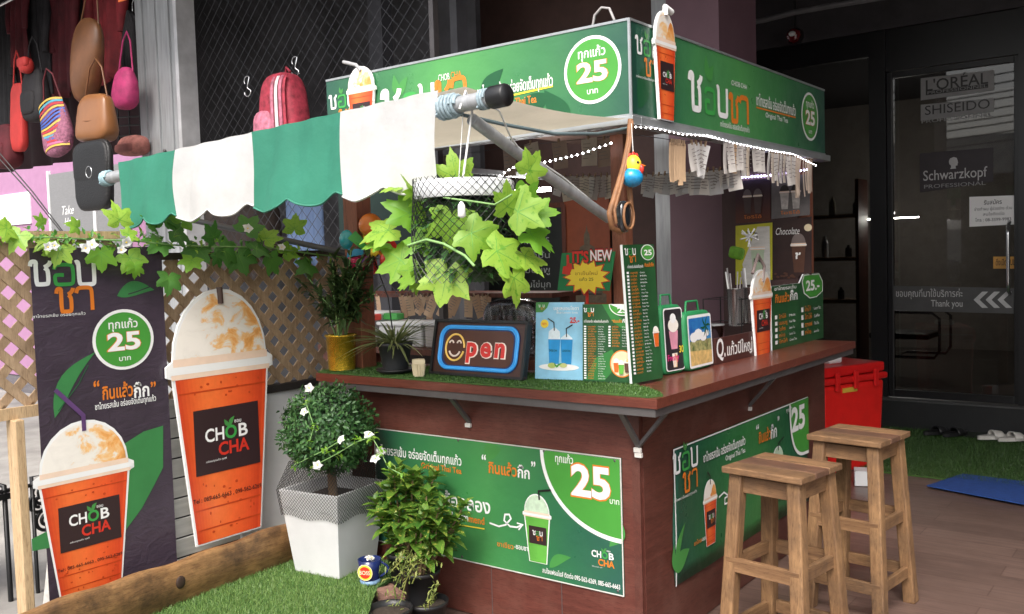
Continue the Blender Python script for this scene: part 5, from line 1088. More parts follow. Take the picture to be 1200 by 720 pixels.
p.part('price_list'); p.menu(w*.03, h*.03, w*.47, h*.70, 22, 2, seed=3); p.part('price_list'); p.menu(w*.53, h*.45, w*.44, h*.28, 8, 2, seed=5)
p.part('drink_picture'); p.disc(w*.80,h*.24,w*.24,ORANGE,2.5,h*.175); p.disc(w*.80,h*.24,w*.22,CREAM,3,h*.16)
for k, (cx, m_) in enumerate(((.69,TEA),(.91,CHOCO),(.80,MATCHA))): p.cup(w*cx, h*(.13-.02*(k==2)), w*.13, h*.18, body=m_, L=3.5+k*5, label=False, edge=False)
p.done()
A, u, n, w, h = standing((741,450), (777,443), 287, ZC, .06); t = thing('menu_board', 'tall narrow green drink menu standing behind the counter corner', 'menu', A)
mb = MB(); slab(mb, A, u, n, w, h, .012, MENUG, WHITEP); mb.build('board', t); p = Print(A, u, n, t)
p.part('price_badge'); p.disc(w*.78,h*.94,w*.22,WHITE,1,h*.058); p.disc(w*.78,h*.94,w*.20,GREEN,1.5,h*.053); p.text('25', w*.78, h*.92, h*.04, WHITE, 3, .03, w=w*.25, al='c')
p.part('logo'); p.thai(w*.05, h*.86, h*.13, 2, .02, False); p.part('lettering'); p.text('ชาไทยรสเข้ม อร่อยจัดเต็มทุกแก้ว', w*.1, h*.83, h*.02, WHITE, 2, .01, w=w*.5); p.text('กินแล้วกี๊ก', w*.65, h*.835, h*.026, ORANGE, 2, .02, w=w*.3)
p.part('price_list'); p.menu(w*.06, h*.06, w*.68, h*.75, 30, 2, seed=9); p.part('drink_picture'); p.cup(w*.86, h*.24, w*.2, h*.15, L=2, label=False); p.done()
def sup(mb, c, r, m, e=.5, n=20, rot=None, f=None):
    c = Vector(c); k = n//2; pw = lambda v, q: math.copysign(abs(v)**q, v); vs = []; fs = []
    for i in range(k+1):
        a = math.pi*(i/k-.5)
        for j in range(n):
            b = 2*math.pi*j/n; q = V(r[0]*pw(math.cos(a),e)*pw(math.cos(b),e), r[1]*pw(math.cos(a),e)*pw(math.sin(b),e), r[2]*pw(math.sin(a),e))
            if f: q = f(q)
            vs.append(c + (rot @ q if rot is not None else q))
    for i in range(k): fs += [(i*n+j, i*n+(j+1)%n, (i+1)*n+(j+1)%n, (i+1)*n+j) for j in range(n)]
    mb.add(vs, fs, m, True)
# two printed cooler pouches
PG = M('green pouch cloth', (.02,.22,.075), .6)
for k, (bl, br, ty, lab) in enumerate([((780,441),(806,436),358,'green pouch printed with a pink ice cream cup on the counter'), ((808,437),(839,429),366,'green pouch printed with a sunny beach photo on the counter')]):
    A, u, n, w, h = standing(bl, br, ty, CT, .05); v = n.cross(u); t = thing('cooler_pouch', lab, 'pouch', A, 'green pouches on the side counter')
    rot = Matrix((u, v, n)).transposed(); c = A+u*w/2+v*h/2-n*.035
    mb = MB(); sup(mb, c, (w/2,h/2,.03), PG, .3, 24, rot); mb.build('body', t)
    mb = MB(); mb.tube([c+u*w*.25+v*h*.45, c+u*w*.2+v*(h*.5+.04), c-u*w*.2+v*(h*.5+.04), c-u*w*.25+v*h*.45], .005, PG, 8); mb.build('handle', t)
    p = Print(A-n*.004, u, n, t); p.part('picture')
    if k == 0:
        p.poly(rr(w*.08,h*.05,w*.92,h*.95,.015), WHITE, 1); p.poly(rr(w*.12,h*.065,w*.88,h*.93,.012), M('black pouch print',(.03,.025,.03),.35), 2); PK = M('pink cup print',(.70,.30,.40),.35,var=.2)
        p.poly([(w*.35,h*.36),(w*.62,h*.36),(w*.68,h*.62),(w*.28,h*.62)], PK, 3); p.part('picture'); p.disc(w*.48,h*.70,w*.23,FROTH,4,h*.10); p.part('picture'); p.disc(w*.48,h*.80,w*.13,WHITE,4.3,h*.07); p.part('picture'); p.poly([(w*.4,h*.10),(w*.56,h*.10),(w*.60,h*.30),(w*.36,h*.30)], FROTH, 3); p.text('Freshy', w*.15, h*.20, h*.09, M('magenta print',(.65,.03,.2),.4), 5, .02, w=w*.5); p.text('30', w*.68, h*.30, h*.10, YELLOW, 5, .02, w=w*.2)
    else:
        p.poly(rr(w*.06,h*.05,w*.94,h*.93,.012), WHITE, 1); p.poly([(w*.1,h*.5),(w*.9,h*.5),(w*.9,h*.88),(w*.1,h*.88)], M('deep sky print',(.02,.11,.50),.35,var=.3,c2=(.05,.30,.62)), 2); p.poly([(w*.1,h*.09),(w*.9,h*.09),(w*.9,h*.30),(w*.1,h*.34)], M('sand print',(.62,.42,.16),.4,var=.3,scale=40), 2); p.poly([(w*.1,h*.34),(w*.9,h*.30),(w*.9,h*.50),(w*.1,h*.50)], M('shore print',(.18,.30,.08),.4,var=.6,scale=50,c2=(.5,.45,.2)), 2)
        p.part('picture'); 
        for cx, cy, rr_ in ((.25,.56,.14),(.42,.60,.16),(.60,.55,.13),(.75,.60,.09)): p.disc(w*cx, h*cy, w*rr_, WHITE, 3+cx, h*rr_*.6, 9)
        p.part('picture')
        for a in range(6): p.leaf(w*.70, h*.72, w*.2, h*.018, a*1.05, DGREEN, 4+a*.2)
        p.stroke([(w*.70,h*.72),(w*.73,h*.36)], .004, CHOCO, 4)
    p.done()
# brown board with white words, narrow cup cut-out, menu sign: along the side counter
A, u, n, w, h = standing((839,428), (884,417), 389, CT, 0); t = thing('name_board', 'low dark brown board with large white words on the side counter', 'sign', A)
mb = MB(); slab(mb, A, u, n, w, .115, .012, M('brown board', (.065,.022,.018), .5)); mb.build('board', t, bevel=.001); p = Print(A, u, n, t); p.part('lettering'); p.text('Q.', w*.02, .030, .085, WHITE, 1, .02, w=w*.22); p.text('แก้วปีใหญ่', w*.28, .030, .052, WHITE, 1, .015, w=w*.66); p.done()
A, u, n, w, h = standing((883,418), (905,412), 310, CT, 0); cutout('cup_cutout', 'narrow iced tea cup cut-out standing on the side counter', A, u, n, w*.5, .0, w*1.08, h*.93, .012, ([(w*.5,h*.80),(w*.62,h*.97),(w*.3,h*1.10),(w*.0,h*.90)], .008, M('grey brown straw', (.22,.17,.16), .4)))
A, u, n, w, h = standing((905,411), (965,396), 335, CT, 0); t = thing('menu_board', 'wide green drink menu at the far end of the side counter', 'menu', A); h = .34
mb = MB(); v = n.cross(u); mb.prism(A-n*.008, u, v, n, [(0,0),(w,0),(w,h*.93),(w*.92,h*1.06),(w*.60,h*1.06),(w*.52,h*.93),(0,h*.93)], .008, MENUG, WHITEP); mb.build('board', t); p = Print(A, u, n, t)
p.part('price_badge'); pts = [(w*.995,h*.92),(w*.92,h*1.05),(w*.60,h*1.05),(w*.56,h*.95),(w*.60,h*.76),(w*.72,h*.67),(w*.86,h*.68),(w*.995,h*.76)]; p.poly(pts, WHITE, 1); cc = (w*.78,h*.88); p.poly([(cc[0]+(x-cc[0])*.93, cc[1]+(y-cc[1])*.93) for x, y in pts], GREEN, 2); p.text('25.-', w*.78, h*.80, h*.16, WHITE, 3, .03, w=w*.28, al='c')
p.part('lettering'); p.text('กินแล้ว', w*.06, h*.68, h*.12, ORANGE, 2, .02, w=w*.26); p.text('กี๊ก', w*.33, h*.69, h*.13, WHITE, 2, .02, w=w*.14); p.text('ชาไทยรสเข้ม', w*.05, h*.86, h*.05, WHITE, 2, .01, w=w*.4)
p.part('price_list'); p.menu(w*.05, h*.06, w*.42, h*.46, 5, 2, seed=21); p.part('price_list'); p.menu(w*.54, h*.10, w*.42, h*.48, 4, 2, seed=22); p.done()
# wire rack with steel tumblers and straws
q = V(-.25,1.40,CT); t = thing('wire_rack', 'wire rack holding straws and steel tumblers behind the cup cut-out', 'rack', q)
mb = MB()
for x in (-.11,.09):
    for y in (-.10,.10): mb.tube([q+V(x,y,0), q+V(x,y,.26)], .003, BLACKM, 5)
for z in (.03,.14,.26): mb.tube([q+V(-.11,-.10,z), q+V(.09,-.10,z), q+V(.09,.10,z), q+V(-.11,.10,z)], .0025, BLACKM, 5, closed=True)
mb.build('frame', t)
for px, y_, nm in ((862,1.33,'steel tumbler at the front of the wire rack'),(880,1.50,'steel tumbler at the back of the wire rack')):
    b = at(px, 350, 'y', y_); b = V(b.x, y_, CT+.13); t = thing('tumbler', nm, 'tumbler', b); mb = MB(); mb.lathe(b, [(.035,0),(.045,.18),(.048,.182),(.044,.18),(.034,.01)], STEEL, 28); tc_ = mb.build('cup', t)
    mb = MB()
    for k in range(5): a = random.uniform(0,6.28); mb.tube([b+V(math.cos(a),math.sin(a),0)*.015+Z*.02, b+V(math.cos(a),math.sin(a),0)*.045+Z*random.uniform(.23,.29)], .004, random.choice([WHITE, M('green straw',(.25,.55,.05),.4), M('grey straw',(.35,.33,.33),.4)]), 6)
    mb.build('straws', tc_)
b = at(866,292,'y',1.55); mb = MB(); sup(mb, V(b.x,1.52,b.z-.02), (.042,.008,.032), M('bright green packet', (.12,.30,.02), .35, var=.4, scale=20), .5, rot=Matrix.Rotation(R(14),3,'Y')); t = one(mb, 'straw_packet', 'bright green straw packet above the steel tumblers', 'packet', V(b.x,1.55,b.z))
b = at(878,278,'y',1.45); mb = MB()
for k in range(26): d = rnd_dir(); mb.tube([b, b+d*.05], .003, WHITEP, 5)
one(mb, 'straw_bundle', 'spiky cluster of pale straws above the rack', 'straws', b)
mb = MB(); b = V(-.33,1.15,CT)
for k, (x, y) in enumerate(((0,0),(.02,.16),(-.1,.08))): mb.lathe(b+V(x,y,0), [(.035,0),(.05,.13),(.052,.13)], CLEAR, 18, caps=False); mb.lathe(b+V(x,y,.131), [(.053,0),(.052,.008),(.0,.009)], M('grey lid', (.25,.25,.26), .5), 18)
one(mb, 'storage_jars', 'clear lidded jars behind the brown name board', 'jars', b)
# it's new card on its stand
c = at(689,340,'y',.36); A0 = at(655,341,'y',.34); B0 = at(717,341,'y',.34); u = X; w = B0.x-A0.x; h = 44/ppm(A0)
t = thing('new_card', "slanted green card with a yellow burst reading it's new", 'sign', V(c.x,.34,CT)); n = V(0,-1,0)
mb = MB(); mb.prism(V(A0.x,.345,A0.z), X, Z, n, [(-.008,0),(w-.012,0),(w+.02,h),(.02,h)], .005, M('card green', (.015,.19,.06), .4)); mb.build('card', t)
p = Print(V(A0.x,.3395,A0.z), X, n, t); p.part('starburst'); cx, cy = w*.54, h*.36; p.poly([(cx+(w*.46 if k%2 else w*.33)*math.cos(k*math.pi/13), cy+(h*.50 if k%2 else h*.34)*math.sin(k*math.pi/13)) for k in range(26)], REDINK, 1); p.poly([(cx+(w*.42 if k%2 else w*.30)*math.cos(k*math.pi/13), cy+(h*.45 if k%2 else h*.31)*math.sin(k*math.pi/13)) for k in range(26)], YELLOW, 2); p.text('ชาเย็นใหม่', cx, cy+h*.05, h*.09, M('brown ink',(.35,.17,.02),.5), 3, 0, w=w*.42, al='c'); p.text('แก้ว 25', cx, cy-h*.10, h*.08, INK, 3, 0, w=w*.26, al='c')
p.part('lettering'); p.text("IT'S", w*.28, h*.74, h*.30, INK, 3, .07, w=w*.32); p.text("IT'S", w*.285, h*.745, h*.29, REDINK, 4, .04, w=w*.31); p.text('NEW', w*.62, h*.77, h*.31, INK, 3, .09, w=w*.42); p.text('NEW', w*.625, h*.775, h*.30, REDINK, 4, .06, w=w*.41); p.text('NEW', w*.63, h*.785, h*.27, WHITE, 5, .02, w=w*.40)
p.part('pointing_hand'); p.poly([(w*.08,h*.45),(w*.22,h*.42),(w*.28,h*.60),(w*.27,h*.72),(w*.225,h*.72),(w*.22,h*.95),(w*.175,h*.95),(w*.17,h*.66),(w*.10,h*.64)], REDINK, 3); p.done()
mb = MB(); mb.bar(V(c.x,.352,CT+.004), V(c.x,.352,A0.z+.02), .012, .004, REDINK, up=Y); mb.lathe(V(c.x,.352,CT), [(.05,0),(.045,.008)], BLACK, 20); mb.build('stand', t)
# stacked clear cups and bagged cups
for k, (px, hh) in enumerate(((634,.24),(646,.27))):
    b = at(px, 340, 'y', .34); b = V(b.x,.34,CT); mb = MB()
    for j in range(7): mb.lathe(b+Z*(j*.02+.0005), [(.030,0),(.042,.115),(.045,.117)], CLEAR, 18, caps=False)
    one(mb, 'cup_stack', ('left','right')[k]+' stack of clear plastic cups behind the blue poster', 'cup stack', b)
b = at(600,372,'y',.62); mb = MB()
CUPBAG = glassm('bagged cups plastic', (.95,.95,.96), 1.6, .2)
for x in (-.10,-.02,.06,.13):
    for j in range(5): mb.lathe(V(b.x+x,.62,CT+.06+j*.03), [(.032,0),(.042,.10)], CUPBAG, 14, caps=False)
sup(mb, V(b.x+.01,.62,CT+.16), (.17,.07,.14), CUPBAG, .6, 20); mb.span((b.x-.16,.55,CT-.1), (b.x+.19,.69,CT+.015), POST)
one(mb, 'bagged_cups', 'plastic bag of clear cups behind the open sign', 'cups', (b.x,.62,CT))

# ================================================================== inside the stall
sx0, sx1 = at(395,350,'y',.95).x, at(650,350,'y',.95).x; sz = at(520,346,'y',.95).z
t = thing('back_shelf', 'dark brown inner shelf with paper tags hanging below it', 'shelf', (sx0,.95,0))
mb = MB(); mb.span((sx0,.93,sz-.012), (sx1,1.2,sz+.012), POST); mb.build('board', t)
for x in (sx0+.04, sx1-.04):
    mb = MB(); mb.span((x-.03,1.10,0), (x+.03,1.16,sz-.013), POST); mb.build('leg', t)
mb = MB(); mb.span((sx0,1.2005,.2), (sx1,1.22,sz-.2), M('shelf backing', (.030,.020,.018), .8)); mb.build('back', t)
t = thing('work_table', 'dark table with white lidded bins behind the potted plants', 'table', (-2.4,.8,0))
zb = at(460,402,'y',.85).z; xl, xr = at(400,400,'y',.8).x, at(560,400,'y',.8).x
mb = MB(); mb.span((xl,.62,zb-.03), (xr,1.08,zb), POST); mb.build('table_top', t)
for x in (xl+.04, xr-.04):
    for y in (.66,1.04): mb = MB(); mb.span((x-.02,y-.02,0), (x+.02,y+.02,zb-.031), POST); mb.build('leg', t)
for k, (a, b, cc, lab) in enumerate(((417,443,(.55,.55,.56),'small pale bin with a lid behind the gold pot'),(446,498,(.60,.60,.60),'wide white lidded bin behind the spider plant'),(500,528,(.45,.42,.40),'greyish lidded bin left of the open sign'))):
    p0, p1 = at(a,395,'y',.72), at(b,395,'y',.72); zt = at(a,377 if k else 366,'y',.72).z; tb_ = thing('storage_bin', lab, 'bin', ((p0.x+p1.x)/2,.78,zb), 'bins on the inner table'); mm = M('bin plastic %d' % k, cc, .4)
    mb = MB(); mb.span((p0.x+.006,.70,zb+.001), (p1.x-.006,.90,zt-.02), mm); mb.build('body', tb_, bevel=.008); mb = MB(); mb.span((p0.x,.69,zt-.0195), (p1.x,.91,zt), WHITEP); mb.build('lid', tb_, bevel=.005)
for k, (px, py, w_, c_) in enumerate(((454,369,26,(.06,.30,.07)),(446,369,12,(.55,.05,.04)))):
    b = at(px, 371, 'y', .76); mb = MB(); mb.box((b.x+.0,.80-.09*k,at(454,376,'y',.76).z+.022), (w_/ppm(b),.06,.035), M('packet %d' % k, c_, .4)); one(mb, 'packet', ('green','red')[k]+' packet lying on the white bin', 'packet', (b.x,.78,b.z), bevel=.004)
# slips of paper hung on strings
INKLINE = M('faint pen line', (.20,.17,.16), .8)
def slip(proto, name, label, group, pos, w, h, m, ang=0, turn=0, nrm=None, kind='slip'):
    if proto is None:
        mb = MB(); mb.grid(lambda a, b: V((a-.5)*w, .006*math.sin(b*2.4)-.003*math.sin(a*3), -h*b), 3, 5, m); [mb.span((-w*.3, -.0085-.002*j/5, -h*(.22+.13*j)), (w*random.uniform(.0,.32), -.0075-.002*j/5, -h*(.22+.13*j)+.003), INKLINE) for j in range(5)] if w > .03 else 0; mb.box((0,-.002,.004), (.007,.008,.022), M(name+' clip', (.30,.20,.12), .6))
        o = mb.build(name, base=(0,0,0)); tag(o, label, kind, group)
    else: o = proto.copy(); COL.objects.link(o); o['label'] = label
    o.location = pos; o.rotation_euler = (0, ang, turn); return o
random.seed(21)
def row(name, label, group, pts, w, h, mats, turn, jit=.12):
    pr = {}
    for i, q in enumerate(pts):
        m = mats[i % len(mats)] if len(mats) < 3 else random.choice(mats); k = m.name
        o = slip(pr.get(k), name, label, group, q, w, h, m, random.uniform(-jit, jit), turn+random.uniform(-.35,.35)); o.scale = (random.uniform(.85,1.1), 1, random.uniform(.85,1.12)); pr.setdefault(k, o)
def sidepts(px0, px1, n, py0, py1): return [at(px0+(px1-px0)*i/max(1,n-1), py0+(py1-py0)*i/max(1,n-1), 'x', -.015) for i in range(n)]
row('paper_tag', 'narrow brown paper tag in the bundle nearest the corner post', 'brown tags on the side string', sidepts(786,801,7,167,169), .022, .155, [TANPAPER], R(80), .06)
row('paper_tag', 'white paper tag tilted on the side string after the brown bundle', 'white tags left on the side string', sidepts(810,826,4,168,170), .050, .125, [PAPER, M('white paper', (.70,.68,.66), .8)], R(70), .35)
row('paper_tag', 'cream paper tag in the middle bunch under the side fascia sign', 'cream tags mid side string', sidepts(850,877,6,165,169), .036, .135, [M('cream slip', (.66,.56,.44), .8), PAPER, M('tan slip', (.58,.38,.22), .8)], R(70), .1)
row('paper_tag', 'pair of lone paper tags hung right of the middle bunch', 'lone tags on the side string', sidepts(886,892,2,169,170), .048, .135, [PAPER], R(70), .12)
row('paper_tag', 'pale paper tag in the dense right bunch under the side sign', 'dense right bunch of tags', sidepts(902,930,9,178,183), .034, .155, [PAPER, M('cream slip two', (.62,.54,.45), .8)], R(75), .14)
row('paper_tag', 'thin paper tag at the far end of the side string', 'thin tags at the far end', sidepts(932,951,7,183,187), .026, .19, [M('pale brown slip', (.56,.45,.36), .8)], R(85), .2)
IN = 1.0
def backpts(px0, px1, n, py0, py1): return [at(px0+(px1-px0)*i/max(1,n-1), py0+(py1-py0)*i/max(1,n-1), 'y', IN) for i in range(n)]
row('paper_slip', 'grey white paper slip on the inner string right of the corner post', 'slips right on the inner string', backpts(758,858,15,206,198), .062, .10, [PAPER, M('grey slip', (.46,.45,.45), .8)], 0, .4)
row('paper_slip', 'paper slip on the inner string left of the corner post', 'slips left on the inner string', backpts(655,712,9,208,206), .07, .11, [PAPER, M('greyish slip', (.42,.36,.33), .8), M('cream slip three', (.60,.52,.42), .8)], 0, .3)
row('paper_sheet', 'brownish note sheet pinned on the upper string inside the stall', 'note sheets on the upper string', [at(x, y, 'y', .75) for x, y in ((498,186),(515,183),(596,172),(622,168),(655,166),(690,162),(708,163),(724,160))], .105, .14, [M('brown sheet', (.30,.21,.16), .8), M('beige sheet', (.44,.36,.29), .8)], 0, .06)
row('paper_tag', 'tan paper tag clipped below the dark inner shelf', 'tan tags below the inner shelf', [at(x, 347, 'y', .925) for x in (433,442,470,478,486,496,502,510,520,527,536,548,556,566,572)], .058, .125, [M('tan tag', (.50,.32,.20), .8), M('tan tag two', (.58,.40,.26), .8)], 0, .5)
mb = MB(); mb.tube([at(x, y, 'x', -.015) for x, y in ((745,158),(800,166),(850,164),(900,174),(955,187))], .0015, BLACK, 5); one(mb, 'clip_line', 'thin black string with tags along the side fascia', 'string', at(850,164,'x',-.015))
mb = MB(); mb.tube([at(x, y, 'y', IN) for x, y in ((560,214),(655,208),(712,206),(760,206),(862,197))], .0015, BLACK, 5); one(mb, 'clip_line', 'thin black inner string carrying the pale slips', 'string', at(712,206,'y',IN))
mb = MB(); mb.tube([at(x, y, 'y', .75) for x, y in ((480,190),(600,172),(735,158))], .0015, BLACK, 5); one(mb, 'clip_line', 'thin black upper string carrying the note sheets', 'string', at(600,172,'y',.75))
# light strings
def leds(name, label, pts, n, m, r=.0045):
    mb = MB(); mb.tube(pts, .0015, WHITE, 4); t = thing(name, label, 'light string', pts[0]); mb.build('wire', t); mb = MB(); L = [(b-a).length for a, b in zip(pts, pts[1:])]; tot = sum(L)
    for k in range(n):
        s = tot*k/(n-1); i = 0
        while i < len(L)-1 and s > L[i]: s -= L[i]; i += 1
        mb.ball(pts[i]+(pts[i+1]-pts[i])*min(1, s/L[i]), r, m, 6)
    mb.build('bulbs', t)
leds('light_string', 'white light string inside the stall rising to the corner post', [at(x, y, 'y', .35) for x, y in ((545,232),(600,197),(640,190),(680,181),(716,168))], 30, LED)
leds('light_string', 'white light strip tucked under the side fascia rail', [at(x, y, 'x', .018) for x, y in ((745,149),(770,151),(800,158),(830,159),(860,168),(905,177),(930,181),(956,194))], 52, LED, .0030)
leds('light_string', 'violet white light strip above the drink posters', [at(x, y, 'y', 1.97) for x, y in ((852,209),(900,206),(946,199))], 26, LEDV, .006)
# drink posters on the back panel
def bposter(label, q, m, draw):
    O = at(*q[0], 'y', 1.975); t = thing('drink_poster', label, 'poster', O, 'posters on the back panel'); p = Print(O, X, (0,-1,0), t); P4 = [p.uv(*c) for c in q]; mb = MB(); mb.prism(O+V(0,.003,0), X, Z, V(0,-1,0), P4, .003, m); mb.build('sheet', t); w = P4[1][0]; h = P4[3][1]; draw(p, w, h); p.done()
def two(c1, c2, dome=None, kw={}):
    def f(p, w, h):
        for cx, m_ in ((.36,c1),(.66,c2)): p.part('drink_picture'); p.cup(w*cx, h*.22, w*.27, h*.58, body=m_, L=1+6*cx, label=False, edge=False, dome=dome)
        p.part('lettering'); p.text('ช็อกโกแลต' if c1 is CHOCO else 'โอริโอ้', w*.5, h*.10, h*.07, ORANGE, 2, 0, w=w*.5, al='c')
    return f
bposter('dark poster with two iced cups over red brown, upper left', [(862,262),(903,259),(903,209),(862,213)], vinyl('poster dark red', [(0,(.10,.025,.012)),(.45,(.05,.015,.02)),(1,(.012,.010,.03))], 'z', 0, .28), two(M('mocha print',(.07,.045,.045),.4), M('mocha print two',(.08,.05,.05),.4), M('dark dome print',(.16,.13,.14),.4)))
bposter('grey poster with two black and white cups, upper right', [(904,257),(949,252),(949,204),(904,208)], M('grey poster', (.14,.13,.13), .4, var=.25, scale=12), two(M('cookie print',(.50,.48,.46),.4,var=.3,scale=40), M('cookie print two',(.46,.44,.42),.4,var=.3,scale=40), M('black dome print',(.03,.025,.025),.4)))
def lime(p, w, h):
    p.part('background'); p.poly([(w*.3,0),(w*.95,0),(w*.95,h*.97),(w*.62,h*.97),(w*.2,h*.35)], WHITEB, .6); p.part('drink_picture'); p.cup(w*.62, h*.12, w*.42, h*.70, body=M('milk green print',(.50,.60,.42),.4), L=1, label=False, dome=WHITEB, edge=False, straw=(0,-.7,.04,INK)); p.text('ชอบ', w*.62, h*.38, h*.08, INK, 8, .02, w=w*.2, al='c')
bposter('yellow and white poster with a pale green iced cup', [(862,334),(905,328),(905,261),(862,265)], M('yellow poster', (.50,.48,.03), .4), lime)
def choc(p, w, h):
    p.part('drink_picture'); p.cup(w*.68, h*.12, w*.42, h*.66, body=CHOCO, L=1, label=False, dome=M('choc dome',(.20,.16,.15),.4), edge=False); p.text('ช', w*.60, h*.33, h*.15, WHITE, 8, .04, w=w*.14); p.part('lettering'); p.text('Chocolate', w*.10, h*.76, h*.12, WHITE, 8, 0, w=w*.62, shear=.3); p.part('price_badge'); p.disc(w*.93, h*.86, w*.10, CREAM, 2, h*.06)
    p.part('beans_picture')
    for k in range(14): p.disc(w*random.uniform(.05,.6), h*random.uniform(.03,.12), w*.04, CHOCO, 3+k*.1, h*.018, 8)
bposter('dark brown chocolate poster with a whipped cocoa cup', [(906,328),(951,322),(951,254),(906,259)], M('brown poster', (.035,.018,.017), .4, var=.3), choc)
# on the back wall
t = thing('blackboard', 'framed black menu board with chalk writing at the back', 'blackboard', at(560,380,'y',2.55)); O = at(556,372,'y',2.55); p = Print(O, X, (0,-1,0), t); q = p.uv(660,240); w, h = q[0], q[1]
mb = MB(); mb.prism(O+V(0,.02,0), X, Z, V(0,-1,0), [(0,0),(w,0),(w,h),(0,h)], .02, M('chalkboard', (.018,.022,.020), .6)); mb.build('board', t); p.part('frame')
for pts in (((0,0),(w,0)),((w,0),(w,h)),((w,h),(0,h)),((0,h),(0,0))): p.part('frame'); p.stroke(pts, .035, POST, 2+random.random()*.5)
p.part('lettering'); CH = M('chalk', (.35,.37,.36), .9)
for k, s_ in enumerate(('เมนูแนะนำ','ชาเย็น 25','โกโก้ปั่น','นมชมพู','เพิ่มไข่มุก')): p.text(s_, w*.52, h*(.80-.13*k), h*.055, CH, 2, .005, w=w*.33)
p.done()
t = thing('statue_poster', 'orange brown poster of a seated temple statue on the back wall', 'poster', at(690,350,'y',2.56)); O = at(664,362,'y',2.56); p = Print(O, X, (0,-1,0), t); q = p.uv(713,214); w, h = q
mb = MB(); mb.prism(O+V(0,.01,0), X, Z, V(0,-1,0), [(0,0),(w,0),(w,h),(0,h)], .01, ORANGEWOOD); mb.build('sheet', t); p.part('statue_picture'); ST = M('bronze print', (.12,.085,.05), .5, var=.3, scale=25)
sil = [(.10,.05),(.90,.05),(.90,.12),(.82,.13),(.82,.19),(.76,.20),(.76,.26),(.86,.28),(.84,.33),(.68,.35),(.70,.44),(.66,.50),(.56,.52),(.57,.56),(.56,.60),(.52,.63),(.50,.68),(.48,.63),(.44,.60),(.43,.56),(.44,.52),(.34,.50),(.30,.44),(.32,.35),(.16,.33),(.14,.28),(.24,.26),(.24,.20),(.18,.19),(.18,.13),(.10,.12)]
p.poly([(w*x, h*y) for x, y in sil], ST, 1)
for y in (.12,.19,.26,.33): p.part('statue_picture'); p.stroke([(w*.2,h*y),(w*.8,h*y)], .012, M('dark print line', (.05,.03,.02), .5), 2)
p.done()
mb = MB(); O = at(596,228,'y',1.5); mb.span((O.x,1.45,O.z), (at(646,226,'y',1.5).x,1.5,O.z+.02), TUBE); one(mb, 'tube_lamp', 'short lit white tube lamp inside the stall', 'lamp', O)
t = thing('menu_board', 'dark green sign board with a thai mark half hidden behind the awning', 'sign', at(400,300,'y',.55)); O = at(398,272,'y',.55); p = Print(O, X, (0,-1,0), t); q = p.uv(520,200); w, h = q
mb = MB(); mb.prism(O+V(0,.015,0), X, Z, V(0,-1,0), [(0,-.12),(w,-.12),(w,h),(0,h)], .015, M('very dark green print', (.008,.022,.018), .4)); mb.build('board', t); p.part('logo'); p.thai(w*.06, h*.05, h*.62, 1, .02, False); p.part('lettering'); p.text('ชาไทยรสเข้ม', w*.6, h*.5, h*.12, M('dim white ink', (.35,.35,.35), .5), 1, 0, w=w*.38); p.done()
# cane loop, rooster toy
t = thing('cane_sling', 'looped cane sling with a black shell hanging at the corner post', 'ornament', at(737,150,'x',.03)); F = .035
mb = MB(); mb.tube([at(x, y, 'x', F) for x, y in ((739,140),(737,165),(731,195),(722,225),(714,250),(717,267),(727,272),(737,266),(740,248),(738,225),(736,205))], .010, CANE, 8); mb.tube([at(x, y, 'x', F+.012) for x, y in ((741,142),(739,165),(734,192),(727,222),(720,246),(722,262))], .006, CANE, 6); mb.build('loop', t)
mb = MB(); c = at(731,254,'x',F+.01); sup(mb, c, (.02,.035,.055), M('black shell', (.02,.022,.026), .15, coat=1), .8); mb.tube([c+V(.02,math.cos(k*.35)*.034,math.sin(k*.35)*.045) for k in range(18)], .005, CANE, 6, closed=True); mb.build('shell', t)
c = at(741,208,'x',.06); t = thing('rooster_toy', 'small rooster toy with yellow head and blue body hung by the post', 'toy', c); r = 13/ppm(c)
mb = MB(); mb.ball(c, r*1.08, M('toy blue', (.02,.28,.55), .25, coat=.5, var=.35, scale=40), 18, (.9,1,.85)); mb.build('body', t); hd = c+UP*r*1.05+RT*r*.1
mb = MB(); mb.ball(hd, r*.78, YELLOW, 16, (.95,.95,1.25)); mb.build('head', t)
mb = MB()
for k in (-1,0,1): mb.ball(hd+UP*r*(.95-.12*abs(k))+RT*r*.28*k, r*.27, REDINK, 10, (.6,1,1.2))
mb.ball(hd+RT*r*.62-UP*r*.35-FWD*r*.3, r*.34, REDINK, 10, (1,.7,1.4)); mb.build('comb', t)
mb = MB(); mb.ball(hd+RT*r*.3-FWD*r*.6+UP*r*.2, r*.14, INK, 8); mb.build('eye', t)
mb = MB(); mb.add([hd+RT*r*.7+UP*r*.05+V(0,0,r*.12), hd+RT*r*.7-UP*r*.05-V(0,0,r*.1), hd+RT*r*1.15, hd+RT*r*.72-FWD*r*.2], [(0,3,2),(3,1,2),(0,2,1)], ORANGE); mb.build('beak', t)
mb = MB(); mb.tube([hd+UP*r*.9, at(740,145,'x',.05)], .0015, WROPE, 4); mb.build('string', t)
mb = MB(); mb.tube([V(-.5,.02,2.33), V(-.42,.05,2.42), V(-.30,.06,2.40), V(-.24,.02,2.335)], .005, M('pale grey cable', (.35,.33,.33), .6), 6)
pa = at(697,25,'y',.02); mb = MB(); mb.tube([at(x, y, 'y', .02) for x, y in ((694,34),(697,18),(705,9),(714,10),(720,24))], .005, M('pale grey cable', (.35,.33,.33), .6), 6); one(mb, 'cable_loop', 'pale cable loop rising above the front fascia sign', 'cable', at(705,20,'y',.02))

